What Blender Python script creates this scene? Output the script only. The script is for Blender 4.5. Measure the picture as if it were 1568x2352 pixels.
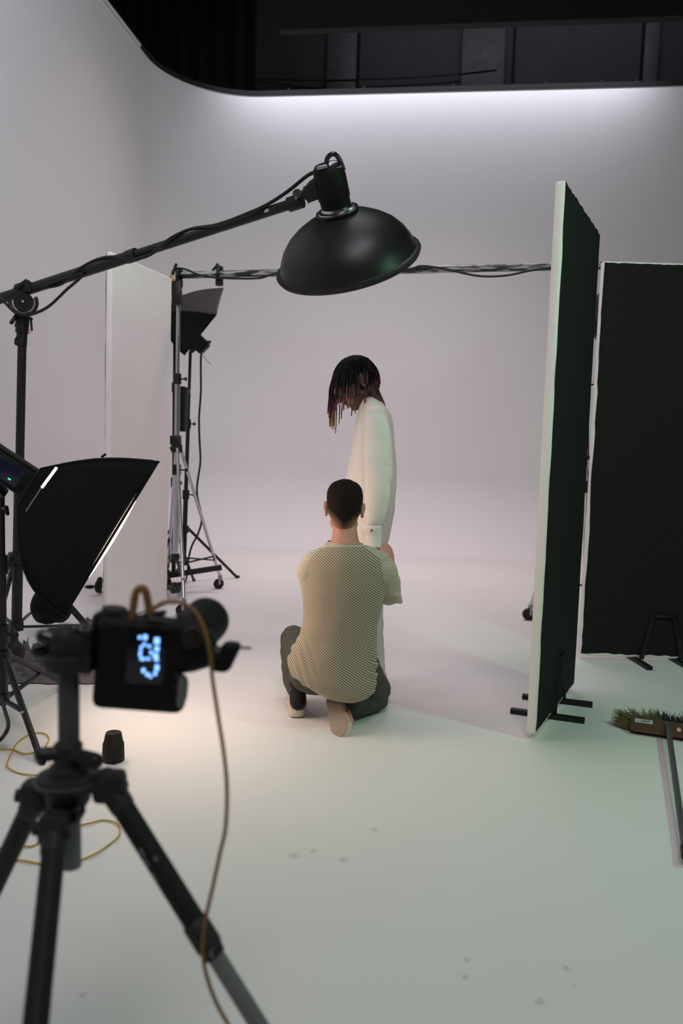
import bpy, bmesh, math, random
from mathutils import Vector, Matrix, noise
random.seed(7)
V = Vector
for o in list(bpy.data.objects): bpy.data.objects.remove(o)
SC = bpy.context.scene; COL = SC.collection

# ------------------------------------------------------------------ camera
FPX = 1850.0; PITCH = math.radians(4.67); ROLL = 0.033; EYE = V((0, 0, 1.24))
CF = V((0, math.cos(PITCH), -math.sin(PITCH)))
_u0 = V((0, math.sin(PITCH), math.cos(PITCH))); _r0 = V((1, 0, 0))
CR = _r0*math.cos(ROLL) + _u0*math.sin(ROLL)
CU = _u0*math.cos(ROLL) - _r0*math.sin(ROLL)
cam = bpy.data.cameras.new('camera'); camo = bpy.data.objects.new('camera', cam); COL.objects.link(camo)
camo.matrix_world = Matrix(((CR.x, CU.x, -CF.x, EYE.x), (CR.y, CU.y, -CF.y, EYE.y), (CR.z, CU.z, -CF.z, EYE.z), (0, 0, 0, 1)))
cam.sensor_fit = 'HORIZONTAL'; cam.sensor_width = 24.0; cam.lens = 24.0*FPX/1568.0
cam.dof.use_dof = True; cam.dof.focus_distance = 3.8; cam.dof.aperture_fstop = 2.4
cam.clip_start = 0.05
SC.camera = camo
SC.view_settings.view_transform = 'Standard'; SC.view_settings.look = 'None'
SC.view_settings.exposure = 0.0; SC.view_settings.gamma = 1.0; SC.view_settings.use_curve_mapping = False

def ray(x, y): return CF + CR*((x-784.0)/FPX) + CU*((1176.0-y)/FPX)
def G(x, y, z=0.0):
    d = ray(x, y); return EYE + d*((z-EYE.z)/d.z)
def P(x, y, Y):
    d = ray(x, y); return EYE + d*(Y/d.y)

# ------------------------------------------------------------------ world and lamps
w = bpy.data.worlds.new('world'); SC.world = w; w.use_nodes = True
w.node_tree.nodes['Background'].inputs[0].default_value = (0.9, 0.85, 0.95, 1)
w.node_tree.nodes['Background'].inputs[1].default_value = 0.02
YAW = math.radians(7.5)
EX = V((math.cos(YAW), -math.sin(YAW), 0)); EY = V((math.sin(YAW), math.cos(YAW), 0)); EZ = V((0, 0, 1))
def RM(u, v, z=0.0): return EX*u + EY*v + EZ*z
U0, V0, RP, RC, HC = -3.62, 10.28, 1.1, 0.9, 5.6
def area(name, loc, target, sx, sy, power, col, spread=180):
    l = bpy.data.lights.new(name, 'AREA'); l.shape = 'RECTANGLE'; l.size = sx; l.size_y = sy
    l.energy = power; l.color = col; l.spread = math.radians(spread)
    o = bpy.data.objects.new(name, l); COL.objects.link(o)
    o.location = loc; o.rotation_euler = (V(target)-V(loc)).to_track_quat('-Z', 'Y').to_euler()
    return o
LIGHT = dict(wash=(0.775, (0.890, 0.888, 1.000)), over=(0.200, (0.900, 0.950, 1.000)), work=(0.258, (0.395, 1.000, 0.609)), side=(0.480, (0.938, 0.875, 1.000)), near=(1.050, (1.000, 0.733, 0.557)), backo=(0.255, (1.000, 0.804, 0.804)), front=(0.930, (1.000, 0.935, 0.935)))
def lit(k, base): return base*LIGHT[k][0]
# lamps behind the black beam above the cove, washing the top of the back wall
area('wash_lamp', RM(-0.35, V0-0.46, 6.16), RM(-0.35, V0-0.0, 5.52), 5.0, 0.12, lit('wash', 32), LIGHT['wash'][1], 115)
# overhead source over the set
area('overhead_lamp', (-0.5, 4.2, 6.6), (-0.3, 4.9, 0), 3.0, 2.5, lit('over', 300), LIGHT['over'][1])
# tubes over the back of the set, shining down
area('tube_lamp', RM(-0.7, 7.7, 6.7), RM(-0.7, 7.9, 0), 3.4, 0.8, lit('backo', 215), LIGHT['backo'][1], 84)
# unseen dim fill added behind the cove to brighten the dark outer wall
area('far_wall_fill', RM(0.6, 10.9, 7.9), RM(0.6, 12.5, 6.4), 5.0, 0.3, 17, (0.92, 0.90, 1.0))
# cool green-tinted work lamp, right of the camera
area('work_lamp', (2.45, 2.24, 2.5), (0.4, 4.2, 0.5), 0.20, 0.20, lit('work', 74), LIGHT['work'][1])
# lamp lighting the left wall
area('side_lamp', (0.6, 1.2, 5.2), (-4.0, 6.0, 3.4), 1.2, 1.2, lit('side', 100), LIGHT['side'][1], 120)
# added fill light above and behind the camera, not a fixture of the room
area('front_fill', (0.3, -1.2, 5.5), (0.2, 2.6, 0), 2.0, 2.0, lit('front', 100), LIGHT['front'][1])
SOFTBOX_STRENGTH = lit('near', 7.0); SOFTBOX_COL = LIGHT['near'][1]


# ------------------------------------------------------------------ materials
def mat(name, col, rough=0.6, metal=0.0, nscale=40.0, nvar=0.12, bump=0.0, bscale=200.0, spec=0.5, emit=None, estr=0.0, coat=0.0, sheen=0.0):
    m = bpy.data.materials.new(name); m.use_nodes = True; nt = m.node_tree; b = nt.nodes['Principled BSDF']
    tc = nt.nodes.new('ShaderNodeTexCoord')
    n = nt.nodes.new('ShaderNodeTexNoise'); n.inputs['Scale'].default_value = nscale; n.inputs['Detail'].default_value = 4
    nt.links.new(tc.outputs['Object'], n.inputs['Vector'])
    mx = nt.nodes.new('ShaderNodeMix'); mx.data_type = 'RGBA'
    c = V(col[:3])
    mx.inputs['A'].default_value = (*(c*(1-nvar)), 1); mx.inputs['B'].default_value = (*[min(1, k) for k in c*(1+nvar)], 1)
    nt.links.new(n.outputs['Fac'], mx.inputs['Factor']); nt.links.new(mx.outputs['Result'], b.inputs['Base Color'])
    b.inputs['Roughness'].default_value = rough; b.inputs['Metallic'].default_value = metal
    b.inputs['Specular IOR Level'].default_value = spec
    if coat: b.inputs['Coat Weight'].default_value = coat
    if sheen: b.inputs['Sheen Weight'].default_value = sheen
    if bump:
        n2 = nt.nodes.new('ShaderNodeTexNoise'); n2.inputs['Scale'].default_value = bscale; n2.inputs['Detail'].default_value = 3
        nt.links.new(tc.outputs['Object'], n2.inputs['Vector'])
        bp = nt.nodes.new('ShaderNodeBump'); bp.inputs['Strength'].default_value = bump; bp.inputs['Distance'].default_value = 0.004
        nt.links.new(n2.outputs['Fac'], bp.inputs['Height']); nt.links.new(bp.outputs['Normal'], b.inputs['Normal'])
    if emit: b.inputs['Emission Color'].default_value = (*emit, 1); b.inputs['Emission Strength'].default_value = estr
    return m

M = {}
M['cyc'] = mat('white matte wall paint', (0.77, 0.76, 0.77), 0.75, nscale=1.2, nvar=0.015, bump=0.05, bscale=60, spec=0.3)
M['black'] = mat('black matte metal', (0.010, 0.010, 0.011), 0.45, nvar=0.2, spec=0.35)
M['black_gloss'] = mat('black gloss plastic', (0.012, 0.012, 0.014), 0.22)
M['black_plastic'] = mat('black textured plastic', (0.0055, 0.0055, 0.006), 0.62, bump=0.1, bscale=500, spec=0.2)
M['rubber'] = mat('dark brown rubber', (0.017, 0.014, 0.012), 0.6, bump=0.1, spec=0.25)
M['fabric_black'] = mat('black nylon', (0.006, 0.006, 0.0065), 0.75, bump=0.15, bscale=400, spec=0.15)
M['fabric_dark'] = mat('charcoal nylon trim', (0.020, 0.018, 0.020), 0.75, bump=0.15, bscale=400, spec=0.2)
M['chrome'] = mat('chromed steel', (0.55, 0.56, 0.58), 0.22, 1.0, nvar=0.05)
M['silver'] = mat('dull aluminium', (0.33, 0.33, 0.35), 0.4, 0.9, nvar=0.1)
M['handle'] = mat('grey painted steel', (0.10, 0.10, 0.11), 0.4, 0.3, nvar=0.1)
M['foam'] = mat('white polystyrene', (0.90, 0.87, 0.835), 0.8, bump=0.35, bscale=150, nvar=0.04, nscale=18)
M['paint_black'] = mat('matte black board paint', (0.0165, 0.0135, 0.0145), 0.85, bump=0.3, bscale=120, nvar=0.25, spec=0.2)
M['far'] = mat('dark painted wall', (0.060, 0.058, 0.068), 0.8, nscale=3, nvar=0.2, bump=0.2, bscale=20)
M['void'] = mat('black drape', (0.004, 0.004, 0.004), 0.9)
M['wood'] = mat('varnished brown wood', (0.085, 0.040, 0.020), 0.5, nscale=25, nvar=0.35, spec=0.3)
M['bristle'] = mat('olive straw bristles', (0.15, 0.14, 0.045), 0.75, nvar=0.3)
M['bristle_black'] = mat('black bristles', (0.014, 0.014, 0.02), 0.7)
M['yellow'] = mat('yellow cable jacket', (0.52, 0.36, 0.05), 0.5)
M['orange'] = mat('orange cable jacket', (0.20, 0.095, 0.018), 0.55)
M['label_white'] = mat('white label', (0.45, 0.47, 0.48), 0.5)
M['red'] = mat('red marking', (0.3, 0.02, 0.02), 0.5)
M['brass'] = mat('dull brass', (0.30, 0.26, 0.17), 0.4, 0.6)
M['gold'] = mat('yellow tape', (0.5, 0.33, 0.04), 0.5)
M['skin_dark'] = mat('deep brown skin', (0.085, 0.042, 0.030), 0.45, nscale=30, nvar=0.08)
M['skin_light'] = mat('light skin', (0.54, 0.27, 0.20), 0.5, nscale=30, nvar=0.06)
for k in ('skin_dark', 'skin_light'):
    b = M[k].node_tree.nodes['Principled BSDF']; b.inputs['Subsurface Weight'].default_value = 0.15; b.inputs['Subsurface Radius'].default_value = (0.012, 0.005, 0.003)
M['hair_black'] = mat('black hair', (0.006, 0.005, 0.005), 0.6, spec=0.25, nscale=200, bump=0.4, bscale=300)
M['hair_burgundy'] = mat('burgundy dyed hair', (0.085, 0.012, 0.030), 0.5, nscale=200)
M['hair_blond'] = mat('bleached hair tips', (0.24, 0.12, 0.06), 0.6, nscale=200)
M['sweat'] = mat('white cotton fleece', (0.79, 0.76, 0.72), 0.9, bump=0.25, bscale=350, nvar=0.03, sheen=0.2)
M['trouser_white'] = mat('white cotton trousers', (0.74, 0.69, 0.69), 0.85, bump=0.3, bscale=260, nvar=0.03)
M['olive'] = mat('dark olive cotton', (0.050, 0.052, 0.040), 0.85, bump=0.3, bscale=260, nvar=0.2)
M['sock'] = mat('black knit', (0.010, 0.010, 0.012), 0.9, bump=0.3)
M['shoe'] = mat('off white canvas', (0.55, 0.47, 0.38), 0.8, bump=0.2, bscale=500, nvar=0.08)
M['sole'] = mat('white rubber sole', (0.62, 0.55, 0.45), 0.6, nvar=0.05)
M['plastic_sheet'] = mat('crumpled grey film', (0.11, 0.09, 0.10), 0.38, nscale=30, nvar=0.6, bump=1.0, bscale=45)
M['grey_cloth'] = mat('grey cloth', (0.15, 0.13, 0.14), 0.8, nvar=0.2, bump=0.5, bscale=60)
M['diffuser'] = mat('lit white diffuser', (0.8, 0.8, 0.8), 0.8, emit=SOFTBOX_COL, estr=SOFTBOX_STRENGTH)
M['diffuser_left'] = mat('lit diffuser of the left background softbox', (0.75, 0.75, 0.75), 0.8, emit=(1.0, 0.94, 0.96), estr=0.4)
M['diffuser_right'] = mat('lit diffuser of the right background softbox', (0.75, 0.75, 0.75), 0.8, emit=(1.0, 0.94, 0.96), estr=0.4)
M['lcd'] = mat('lit blue display glyphs', (0.1, 0.2, 0.5), 0.5, emit=(0.20, 0.46, 1.0), estr=2.2)
M['lcd_dim'] = mat('dim blue display glyphs', (0.05, 0.1, 0.3), 0.5, emit=(0.10, 0.25, 0.8), estr=0.3)
M['screen'] = mat('black display glass', (0.006, 0.008, 0.014), 0.15)
M['blue_panel'] = mat('dark blue display glass', (0.012, 0.016, 0.035), 0.2)
M['led_green'] = mat('green indicator', (0.1, 0.5, 0.3), 0.5, emit=(0.1, 0.9, 0.5), estr=0.8)
M['earring'] = mat('gold stud', (0.8, 0.65, 0.35), 0.2, 1.0)
M['ink'] = mat('black print', (0.01, 0.01, 0.012), 0.6)
M['tube_dark'] = mat('worn dark grey tube', (0.013, 0.014, 0.014), 0.6, nscale=6, nvar=0.35, spec=0.22)
M['tube_slate'] = mat('slate anodised tube', (0.055, 0.062, 0.072), 0.5, 0.1, nvar=0.1, spec=0.3)
M['tube_grey'] = mat('grey anodised tube', (0.15, 0.165, 0.16), 0.5, 0.1, nvar=0.1, spec=0.3)
M['ring_metal'] = mat('worn magnesium rim', (0.06, 0.055, 0.055), 0.5, nscale=20, nvar=0.4)
M['cast'] = mat('scuffed cast magnesium', (0.022, 0.021, 0.021), 0.6, nscale=15, nvar=0.6, bump=0.2, spec=0.3)

def worn_pole():      # black pole with paint rubbed off in patches
    m = mat('worn black pole', (0.02, 0.02, 0.02), 0.35); nt = m.node_tree; b = nt.nodes['Principled BSDF']
    tc = nt.nodes.new('ShaderNodeTexCoord'); mp = nt.nodes.new('ShaderNodeMapping'); mp.inputs['Scale'].default_value = (5, 40, 40)
    n = nt.nodes.new('ShaderNodeTexNoise'); n.inputs['Scale'].default_value = 1.2; n.inputs['Detail'].default_value = 5
    r = nt.nodes.new('ShaderNodeValToRGB'); r.color_ramp.elements[0].position = 0.49; r.color_ramp.elements[0].color = (0.018, 0.018, 0.018, 1)
    r.color_ramp.elements[1].position = 0.56; r.color_ramp.elements[1].color = (0.42, 0.40, 0.39, 1)
    nt.links.new(tc.outputs['Object'], mp.inputs[0]); nt.links.new(mp.outputs[0], n.inputs['Vector']); nt.links.new(n.outputs['Fac'], r.inputs[0])
    nt.links.new(r.outputs[0], b.inputs['Base Color']); return m
M['worn'] = worn_pole()

def knit(name, cols, angle, pitch, fine=False):
    m = mat(name, cols[1], 0.9, sheen=0.2); nt = m.node_tree; b = nt.nodes['Principled BSDF']
    tc = nt.nodes.new('ShaderNodeTexCoord'); mp = nt.nodes.new('ShaderNodeMapping')
    sep = nt.nodes.new('ShaderNodeSeparateXYZ'); nt.links.new(tc.outputs['Object'], sep.inputs[0])
    a = math.radians(angle); k = 2*math.pi/pitch
    def mul(s, v):
        q = nt.nodes.new('ShaderNodeMath'); q.operation = 'MULTIPLY'; nt.links.new(s, q.inputs[0]); q.inputs[1].default_value = v; return q.outputs[0]
    ad = nt.nodes.new('ShaderNodeMath'); nt.links.new(mul(sep.outputs['X'], math.sin(a)*k), ad.inputs[0]); nt.links.new(mul(sep.outputs['Z'], math.cos(a)*k), ad.inputs[1])
    n = nt.nodes.new('ShaderNodeTexNoise'); n.inputs['Scale'].default_value = 6; nt.links.new(tc.outputs['Object'], n.inputs['Vector'])
    ad2 = nt.nodes.new('ShaderNodeMath'); nt.links.new(ad.outputs[0], ad2.inputs[0]); nt.links.new(mul(n.outputs['Fac'], 6.0), ad2.inputs[1])
    s = nt.nodes.new('ShaderNodeMath'); s.operation = 'SINE'; nt.links.new(ad2.outputs[0], s.inputs[0])
    mr = nt.nodes.new('ShaderNodeMapRange'); mr.inputs[1].default_value = -0.5; mr.inputs[2].default_value = 0.6; nt.links.new(s.outputs[0], mr.inputs[0])
    mx = nt.nodes.new('ShaderNodeMix'); mx.data_type = 'RGBA'; mx.inputs['A'].default_value = (*cols[0], 1); mx.inputs['B'].default_value = (*cols[1], 1)
    nt.links.new(mr.outputs[0], mx.inputs['Factor']); nt.links.new(mx.outputs['Result'], b.inputs['Base Color'])
    bp = nt.nodes.new('ShaderNodeBump'); bp.inputs['Strength'].default_value = 0.5; bp.inputs['Distance'].default_value = 0.002
    nt.links.new(s.outputs[0], bp.inputs['Height']); nt.links.new(bp.outputs['Normal'], b.inputs['Normal'])
    return m
M['knit'] = knit('open ribbed knit', ((0.13, 0.105, 0.065), (0.56, 0.48, 0.35)), 36, 0.0088)
M['knit_sleeve'] = knit('cream fine knit', ((0.40, 0.36, 0.27), (0.58, 0.52, 0.40)), 0, 0.0085)
def chevron():
    m = mat('patterned rubber outsole', (0.45, 0.38, 0.30), 0.7); nt = m.node_tree; b = nt.nodes['Principled BSDF']
    tc = nt.nodes.new('ShaderNodeTexCoord'); wv = nt.nodes.new('ShaderNodeTexWave'); wv.bands_direction = 'Z'; wv.inputs['Scale'].default_value = 42
    wv.inputs['Distortion'].default_value = 0.0
    sep = nt.nodes.new('ShaderNodeSeparateXYZ'); nt.links.new(tc.outputs['Object'], sep.inputs[0])
    q = nt.nodes.new('ShaderNodeMath'); q.operation = 'PINGPONG'; q.inputs[1].default_value = 0.006; nt.links.new(sep.outputs['X'], q.inputs[0])
    a2 = nt.nodes.new('ShaderNodeMath'); nt.links.new(sep.outputs['Z'], a2.inputs[0]); nt.links.new(q.outputs[0], a2.inputs[1])
    cb = nt.nodes.new('ShaderNodeCombineXYZ'); nt.links.new(a2.outputs[0], cb.inputs[2]); nt.links.new(cb.outputs[0], wv.inputs['Vector'])
    mx = nt.nodes.new('ShaderNodeMix'); mx.data_type = 'RGBA'; mx.inputs['A'].default_value = (0.13, 0.095, 0.07, 1); mx.inputs['B'].default_value = (0.47, 0.40, 0.32, 1)
    nt.links.new(wv.outputs['Fac'], mx.inputs['Factor']); nt.links.new(mx.outputs['Result'], b.inputs['Base Color']); return m
M['outsole'] = chevron()
def floor_mat():
    m = mat('white studio floor paint', (0.74, 0.73, 0.725), 0.62, nscale=0.9, nvar=0.02, bump=0.04, bscale=40, spec=0.35); nt = m.node_tree; b = nt.nodes['Principled BSDF']
    base = b.inputs['Base Color'].links[0].from_socket
    tc = nt.nodes.new('ShaderNodeTexCoord'); out = base
    # scuffs: noise threshold inside a few round areas
    n = nt.nodes.new('ShaderNodeTexNoise'); n.inputs['Scale'].default_value = 75; n.inputs['Detail'].default_value = 8; n.inputs['Roughness'].default_value = 0.75; nt.links.new(tc.outputs['Object'], n.inputs['Vector'])
    for (px, py, r) in ((1300, 2225, .035), (1318, 2265, .02), (1070, 2205, .03), (1070, 2245, .03), (675, 1965, .05), (720, 1955, .04), (790, 1975, .05), (860, 1905, .04), (190, 2285, .03), (1240, 2300, .04), (1168, 1704, .008), (1440, 1873, .008)):
        g = G(px, py)
        d = nt.nodes.new('ShaderNodeVectorMath'); d.operation = 'DISTANCE'; nt.links.new(tc.outputs['Object'], d.inputs[0]); d.inputs[1].default_value = g
        mr = nt.nodes.new('ShaderNodeMapRange'); mr.inputs[1].default_value = r; mr.inputs[2].default_value = 0.0; nt.links.new(d.outputs['Value'], mr.inputs[0])
        ad = nt.nodes.new('ShaderNodeMath'); ad.operation = 'MULTIPLY'; nt.links.new(mr.outputs[0], ad.inputs[0]); nt.links.new(n.outputs['Fac'], ad.inputs[1])
        th = nt.nodes.new('ShaderNodeMapRange'); th.inputs[1].default_value = 0.30; th.inputs[2].default_value = 0.44; th.inputs[4].default_value = 0.30; nt.links.new(ad.outputs[0], th.inputs[0])
        mx = nt.nodes.new('ShaderNodeMix'); mx.data_type = 'RGBA'; mx.inputs['B'].default_value = (0.14, 0.13, 0.12, 1)
        nt.links.new(out, mx.inputs['A']); nt.links.new(th.outputs[0], mx.inputs['Factor']); out = mx.outputs['Result']
    nt.links.new(out, b.inputs['Base Color']); return m
M['floor'] = floor_mat()

# ------------------------------------------------------------------ mesh helpers
ORG = {}
def perp(d):
    d = d.normalized(); a = V((0, 0, 1)) if abs(d.z) < 0.9 else V((1, 0, 0))
    x = a.cross(d).normalized(); return x, d.cross(x).normalized()
def spline(pts, n=6):
    pts = [V(p) for p in pts]; out = []
    for i in range(len(pts)-1):
        p0 = pts[max(i-1, 0)]; p1 = pts[i]; p2 = pts[i+1]; p3 = pts[min(i+2, len(pts)-1)]
        for k in range(n):
            t = k/n
            out.append(0.5*((2*p1) + (p2-p0)*t + (2*p0-5*p1+4*p2-p3)*t*t + (3*p1-p0-3*p2+p3)*t*t*t))
    out.append(pts[-1]); return out
class MB:
    def __init__(s): s.v = []; s.f = []; s.m = []
    def add(s, vs, fs, mi=0):
        b = len(s.v); s.v += [V(x) for x in vs]; s.f += [[i+b for i in f] for f in fs]; s.m += [mi]*len(fs); return s
    def loft(s, secs, n=20, e=1.0, mi=0, caps=True):
        vs = []; fs = []
        for c, A, B in secs:
            for k in range(n):
                t = 2*math.pi*k/n; ct, st = math.cos(t), math.sin(t)
                if e != 1.0: ct = math.copysign(abs(ct)**e, ct); st = math.copysign(abs(st)**e, st)
                vs.append(V(c)+V(A)*ct+V(B)*st)
        for i in range(len(secs)-1):
            for k in range(n):
                a = i*n+k; b = i*n+(k+1) % n; fs.append([a, b, b+n, a+n])
        if caps: fs.append(list(range(n))[::-1]); fs.append([(len(secs)-1)*n+k for k in range(n)])
        return s.add(vs, fs, mi)
    def tube(s, pts, r, n=10, mi=0, caps=True):
        pts = [V(p) for p in pts]; rs = r if isinstance(r, (list, tuple)) else [r]*len(pts)
        secs = []; X = None
        for i, p in enumerate(pts):
            t = (pts[min(i+1, len(pts)-1)]-pts[max(i-1, 0)])
            t = t.normalized() if t.length > 1e-9 else V((0, 0, 1))
            if X is None: X, _ = perp(t)
            X = (X - t*X.dot(t)); X = X.normalized() if X.length > 1e-6 else perp(t)[0]
            Y = t.cross(X); secs.append((p, X*rs[i], Y*rs[i]))
        return s.loft(secs, n, 1.0, mi, caps)
    def cyl(s, a, b, r, r2=None, n=20, mi=0): return s.tube([a, b], [r, r if r2 is None else r2], n, mi)
    def lathe(s, prof, o, ax, n=32, mi=0, caps=True):
        ax = V(ax).normalized(); X, Y = perp(ax)
        return s.loft([(V(o)+ax*h, X*max(r, 1e-5), Y*max(r, 1e-5)) for r, h in prof], n, 1.0, mi, caps)
    def cap(s, a, b, ra, rb, n=16, fa=1.0):
        a = V(a); b = V(b); d = (b-a).normalized() if (b-a).length > 1e-9 else V((0, 0, 1)); X, Y = perp(d); secs = []
        for k in range(1, 6): t = math.pi/2*k/6; secs.append((a-d*ra*math.cos(t), X*ra*math.sin(t), Y*ra*math.sin(t)))
        for k in range(0, 5): t = k/4; r = ra+(rb-ra)*t; secs.append((a.lerp(b, t), X*r, Y*r))
        for k in range(5, 0, -1): t = math.pi/2*k/6; secs.append((b+d*rb*math.cos(t), X*rb*math.sin(t), Y*rb*math.sin(t)))
        return s.loft(secs, n)
    def ell(s, c, r, F=None, n=16):
        X, Y, Z = F if F else (V((1, 0, 0)), V((0, 1, 0)), V((0, 0, 1))); secs = []
        for k in range(1, n): t = math.pi*k/n; secs.append((V(c)-Z*r[2]*math.cos(t), X*r[0]*math.sin(t), Y*r[1]*math.sin(t)))
        return s.loft(secs, n+4)
    def box(s, c, size, F=None, bev=0.0, mi=0, seg=2):
        X, Y, Z = F if F else (V((1, 0, 0)), V((0, 1, 0)), V((0, 0, 1)))
        bm = bmesh.new(); bmesh.ops.create_cube(bm, size=1.0)
        for q in bm.verts: q.co = V((q.co.x*size[0], q.co.y*size[1], q.co.z*size[2]))
        if bev: bmesh.ops.bevel(bm, geom=bm.edges[:], offset=bev, segments=seg, affect='EDGES', profile=0.5)
        bm.verts.index_update(); c = V(c)
        s.add([c+X*q.co.x+Y*q.co.y+Z*q.co.z for q in bm.verts], [[q.index for q in f.verts] for f in bm.faces], mi); bm.free(); return s
    def bar(s, a, b, wd, ht, bev=0.0, up=V((0, 0, 1)), mi=0):
        a = V(a); b = V(b); d = (b-a).normalized(); X = d.cross(up).normalized(); Z = X.cross(d)
        return s.box((a+b)/2, ((b-a).length, wd, ht), (d, X, Z), bev, mi)
    def prism(s, poly, o, X, Y, th, mi=0):
        N = V(X).cross(V(Y)).normalized(); n = len(poly); o = V(o)
        vs = [o+V(X)*p[0]+V(Y)*p[1]-N*th/2 for p in poly]+[o+V(X)*p[0]+V(Y)*p[1]+N*th/2 for p in poly]
        return s.add(vs, [list(range(n))[::-1], list(range(n, 2*n))]+[[i, (i+1) % n, (i+1) % n+n, i+n] for i in range(n)], mi)
    def torus(s, c, ax, R, r, n=40, m=8, a0=0, a1=2*math.pi, X=None, mi=0):
        ax = V(ax).normalized()
        if X is None: X, Y = perp(ax)
        else: X = V(X).normalized(); Y = ax.cross(X)
        full = abs(a1-a0-2*math.pi) < 1e-6; k = n if full else n+1; vs = []; fs = []
        for i in range(k):
            t = a0+(a1-a0)*i/n; d = X*math.cos(t)+Y*math.sin(t)
            for j in range(m): q = 2*math.pi*j/m; vs.append(V(c)+d*(R+r*math.cos(q))+ax*r*math.sin(q))
        for i in range(n):
            for j in range(m): a = i*m+j; b = i*m+(j+1) % m; c2 = ((i+1) % k)*m; fs.append([a, c2+j, c2+(j+1) % m, b])
        if not full: fs.append(list(range(m))[::-1]); fs.append([(k-1)*m+j for j in range(m)])
        return s.add(vs, fs, mi)
    def remesh(s, vox, smooth=2, wr=None):
        me = bpy.data.meshes.new('t'); me.from_pydata([tuple(x) for x in s.v], [], s.f); me.update()
        bm = bmesh.new(); bm.from_mesh(me); bmesh.ops.recalc_face_normals(bm, faces=bm.faces[:]); bm.to_mesh(me); bm.free()
        o = bpy.data.objects.new('t', me); COL.objects.link(o)
        md = o.modifiers.new('r', 'REMESH'); md.mode = 'VOXEL'; md.voxel_size = vox; md.use_smooth_shade = True
        if smooth: sm = o.modifiers.new('s', 'SMOOTH'); sm.iterations = smooth; sm.factor = 0.5
        dg = bpy.context.evaluated_depsgraph_get(); ev = o.evaluated_get(dg)
        m2 = bpy.data.meshes.new_from_object(ev)
        if wr:
            nr = [v.normal.copy() for v in m2.vertices]
            for v, nn in zip(m2.vertices, nr): v.co = v.co + nn*wr(v.co)
        s.v = [v.co.copy() for v in m2.vertices]; s.f = [list(p.vertices) for p in m2.polygons]; s.m = [0]*len(s.f)
        bpy.data.objects.remove(o); bpy.data.meshes.remove(me); bpy.data.meshes.remove(m2); return s
    def build(s, name, mats, parent=None, ang=40, org=None, flip=True):
        if not isinstance(mats, (list, tuple)): mats = [mats]
        O = ORG[parent] if parent is not None else (V(org) if org is not None else V((0, 0, 0)))
        me = bpy.data.meshes.new(name); me.from_pydata([tuple(x-O) for x in s.v], [], s.f)
        for q in mats: me.materials.append(M[q] if isinstance(q, str) else q)
        for p, mi in zip(me.polygons, s.m): p.material_index = mi; p.use_smooth = True
        if flip:
            bm = bmesh.new(); bm.from_mesh(me); bmesh.ops.recalc_face_normals(bm, faces=bm.faces[:]); bm.to_mesh(me); bm.free()
        me.set_sharp_from_angle(angle=math.radians(ang)); me.update()
        o = bpy.data.objects.new(name, me); COL.objects.link(o); ORG[o] = O
        if parent is not None: o.parent = parent
        else: o.location = O
        return o
def thing(name, loc, label, cat, group=None):
    o = bpy.data.objects.new(name, None); COL.objects.link(o); o.location = loc; ORG[o] = V(loc)
    o['label'] = label; o['category'] = cat; o.empty_display_size = 0.1
    if group: o['group'] = group
    return o
def tag(o, label, cat, group=None):
    o['label'] = label; o['category'] = cat
    if group: o['group'] = group
    return o
def struct(o): o['kind'] = 'structure'; return o
def plabel(o, l): o['label'] = l; return o

# ------------------------------------------------------------------ setting
def cyc_path():      # plan path of the wall: (point, inward normal), left straight, corner, back straight
    left = [(V((U0, v)), V((1, 0))) for v in (-3.5, 0, 2, 4, 6, 7.5, V0-RP)]
    c = V((U0+RP, V0-RP)); cor = []
    for k in range(0, 25):
        a = math.pi - math.pi/2*k/24; d = V((math.cos(a), math.sin(a))); cor.append((c+d*RP, -d))
    back = [(V((u, V0)), V((0, -1))) for u in (U0+RP, 0, 2, 4, 6, 8.2)]
    return left, cor, back
def profile():       # (offset inward, height, normal inward part, normal up part)
    pr = []
    for k in range(0, 25):
        a = math.pi/2*k/24; pr.append((RC-RC*math.sin(a), RC-RC*math.cos(a), math.sin(a), math.cos(a)))
    for z in (1.6, 2.6, 3.6, 4.6, HC): pr.append((0.0, z, 1.0, 0.0))
    return pr
def cyc_part(name, path):
    pr = profile(); vs = []; ns = []; fs = []
    for p, d in path:
        for off, z, ni, nu in pr:
            q = p + d*off; vs.append(RM(q.x, q.y, z)); ns.append((RM(d.x, d.y)*ni + EZ*nu).normalized())
    m = len(pr)
    for i in range(len(path)-1):
        for j in range(m-1): a = i*m+j; fs.append([a, a+m, a+m+1, a+1])
    me = bpy.data.meshes.new(name); me.from_pydata([tuple(v) for v in vs], [], fs); me.materials.append(M['cyc'])
    for p in me.polygons: p.use_smooth = True
    if me.polygons[0].normal.dot(ns[0]) < 0: me.flip_normals()
    me.update(); me.normals_split_custom_set_from_vertices([tuple(n) for n in ns])
    o = bpy.data.objects.new(name, me); COL.objects.link(o); ORG[o] = V((0, 0, 0)); return struct(o)
left, cor, back = cyc_path()
cyc_part('wall_left', left); cyc_part('wall_back', cor+back[1:])
inner = []
for p, d in left+cor[1:]+back[1:]:
    q = p+d*RC; inner.append(q)
b = MB()
poly = [RM(q.x, q.y) for q in inner]+[RM(8.2, -5)]+[RM(-5.5, -5)]+[RM(-5.5, -3.5)]
vs = poly; b.add(vs, [list(range(len(vs)))]); fl = b.build('floor', 'floor', flip=False)
if fl.data.polygons[0].normal.z < 0: fl.data.flip_normals()
struct(fl)
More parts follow.
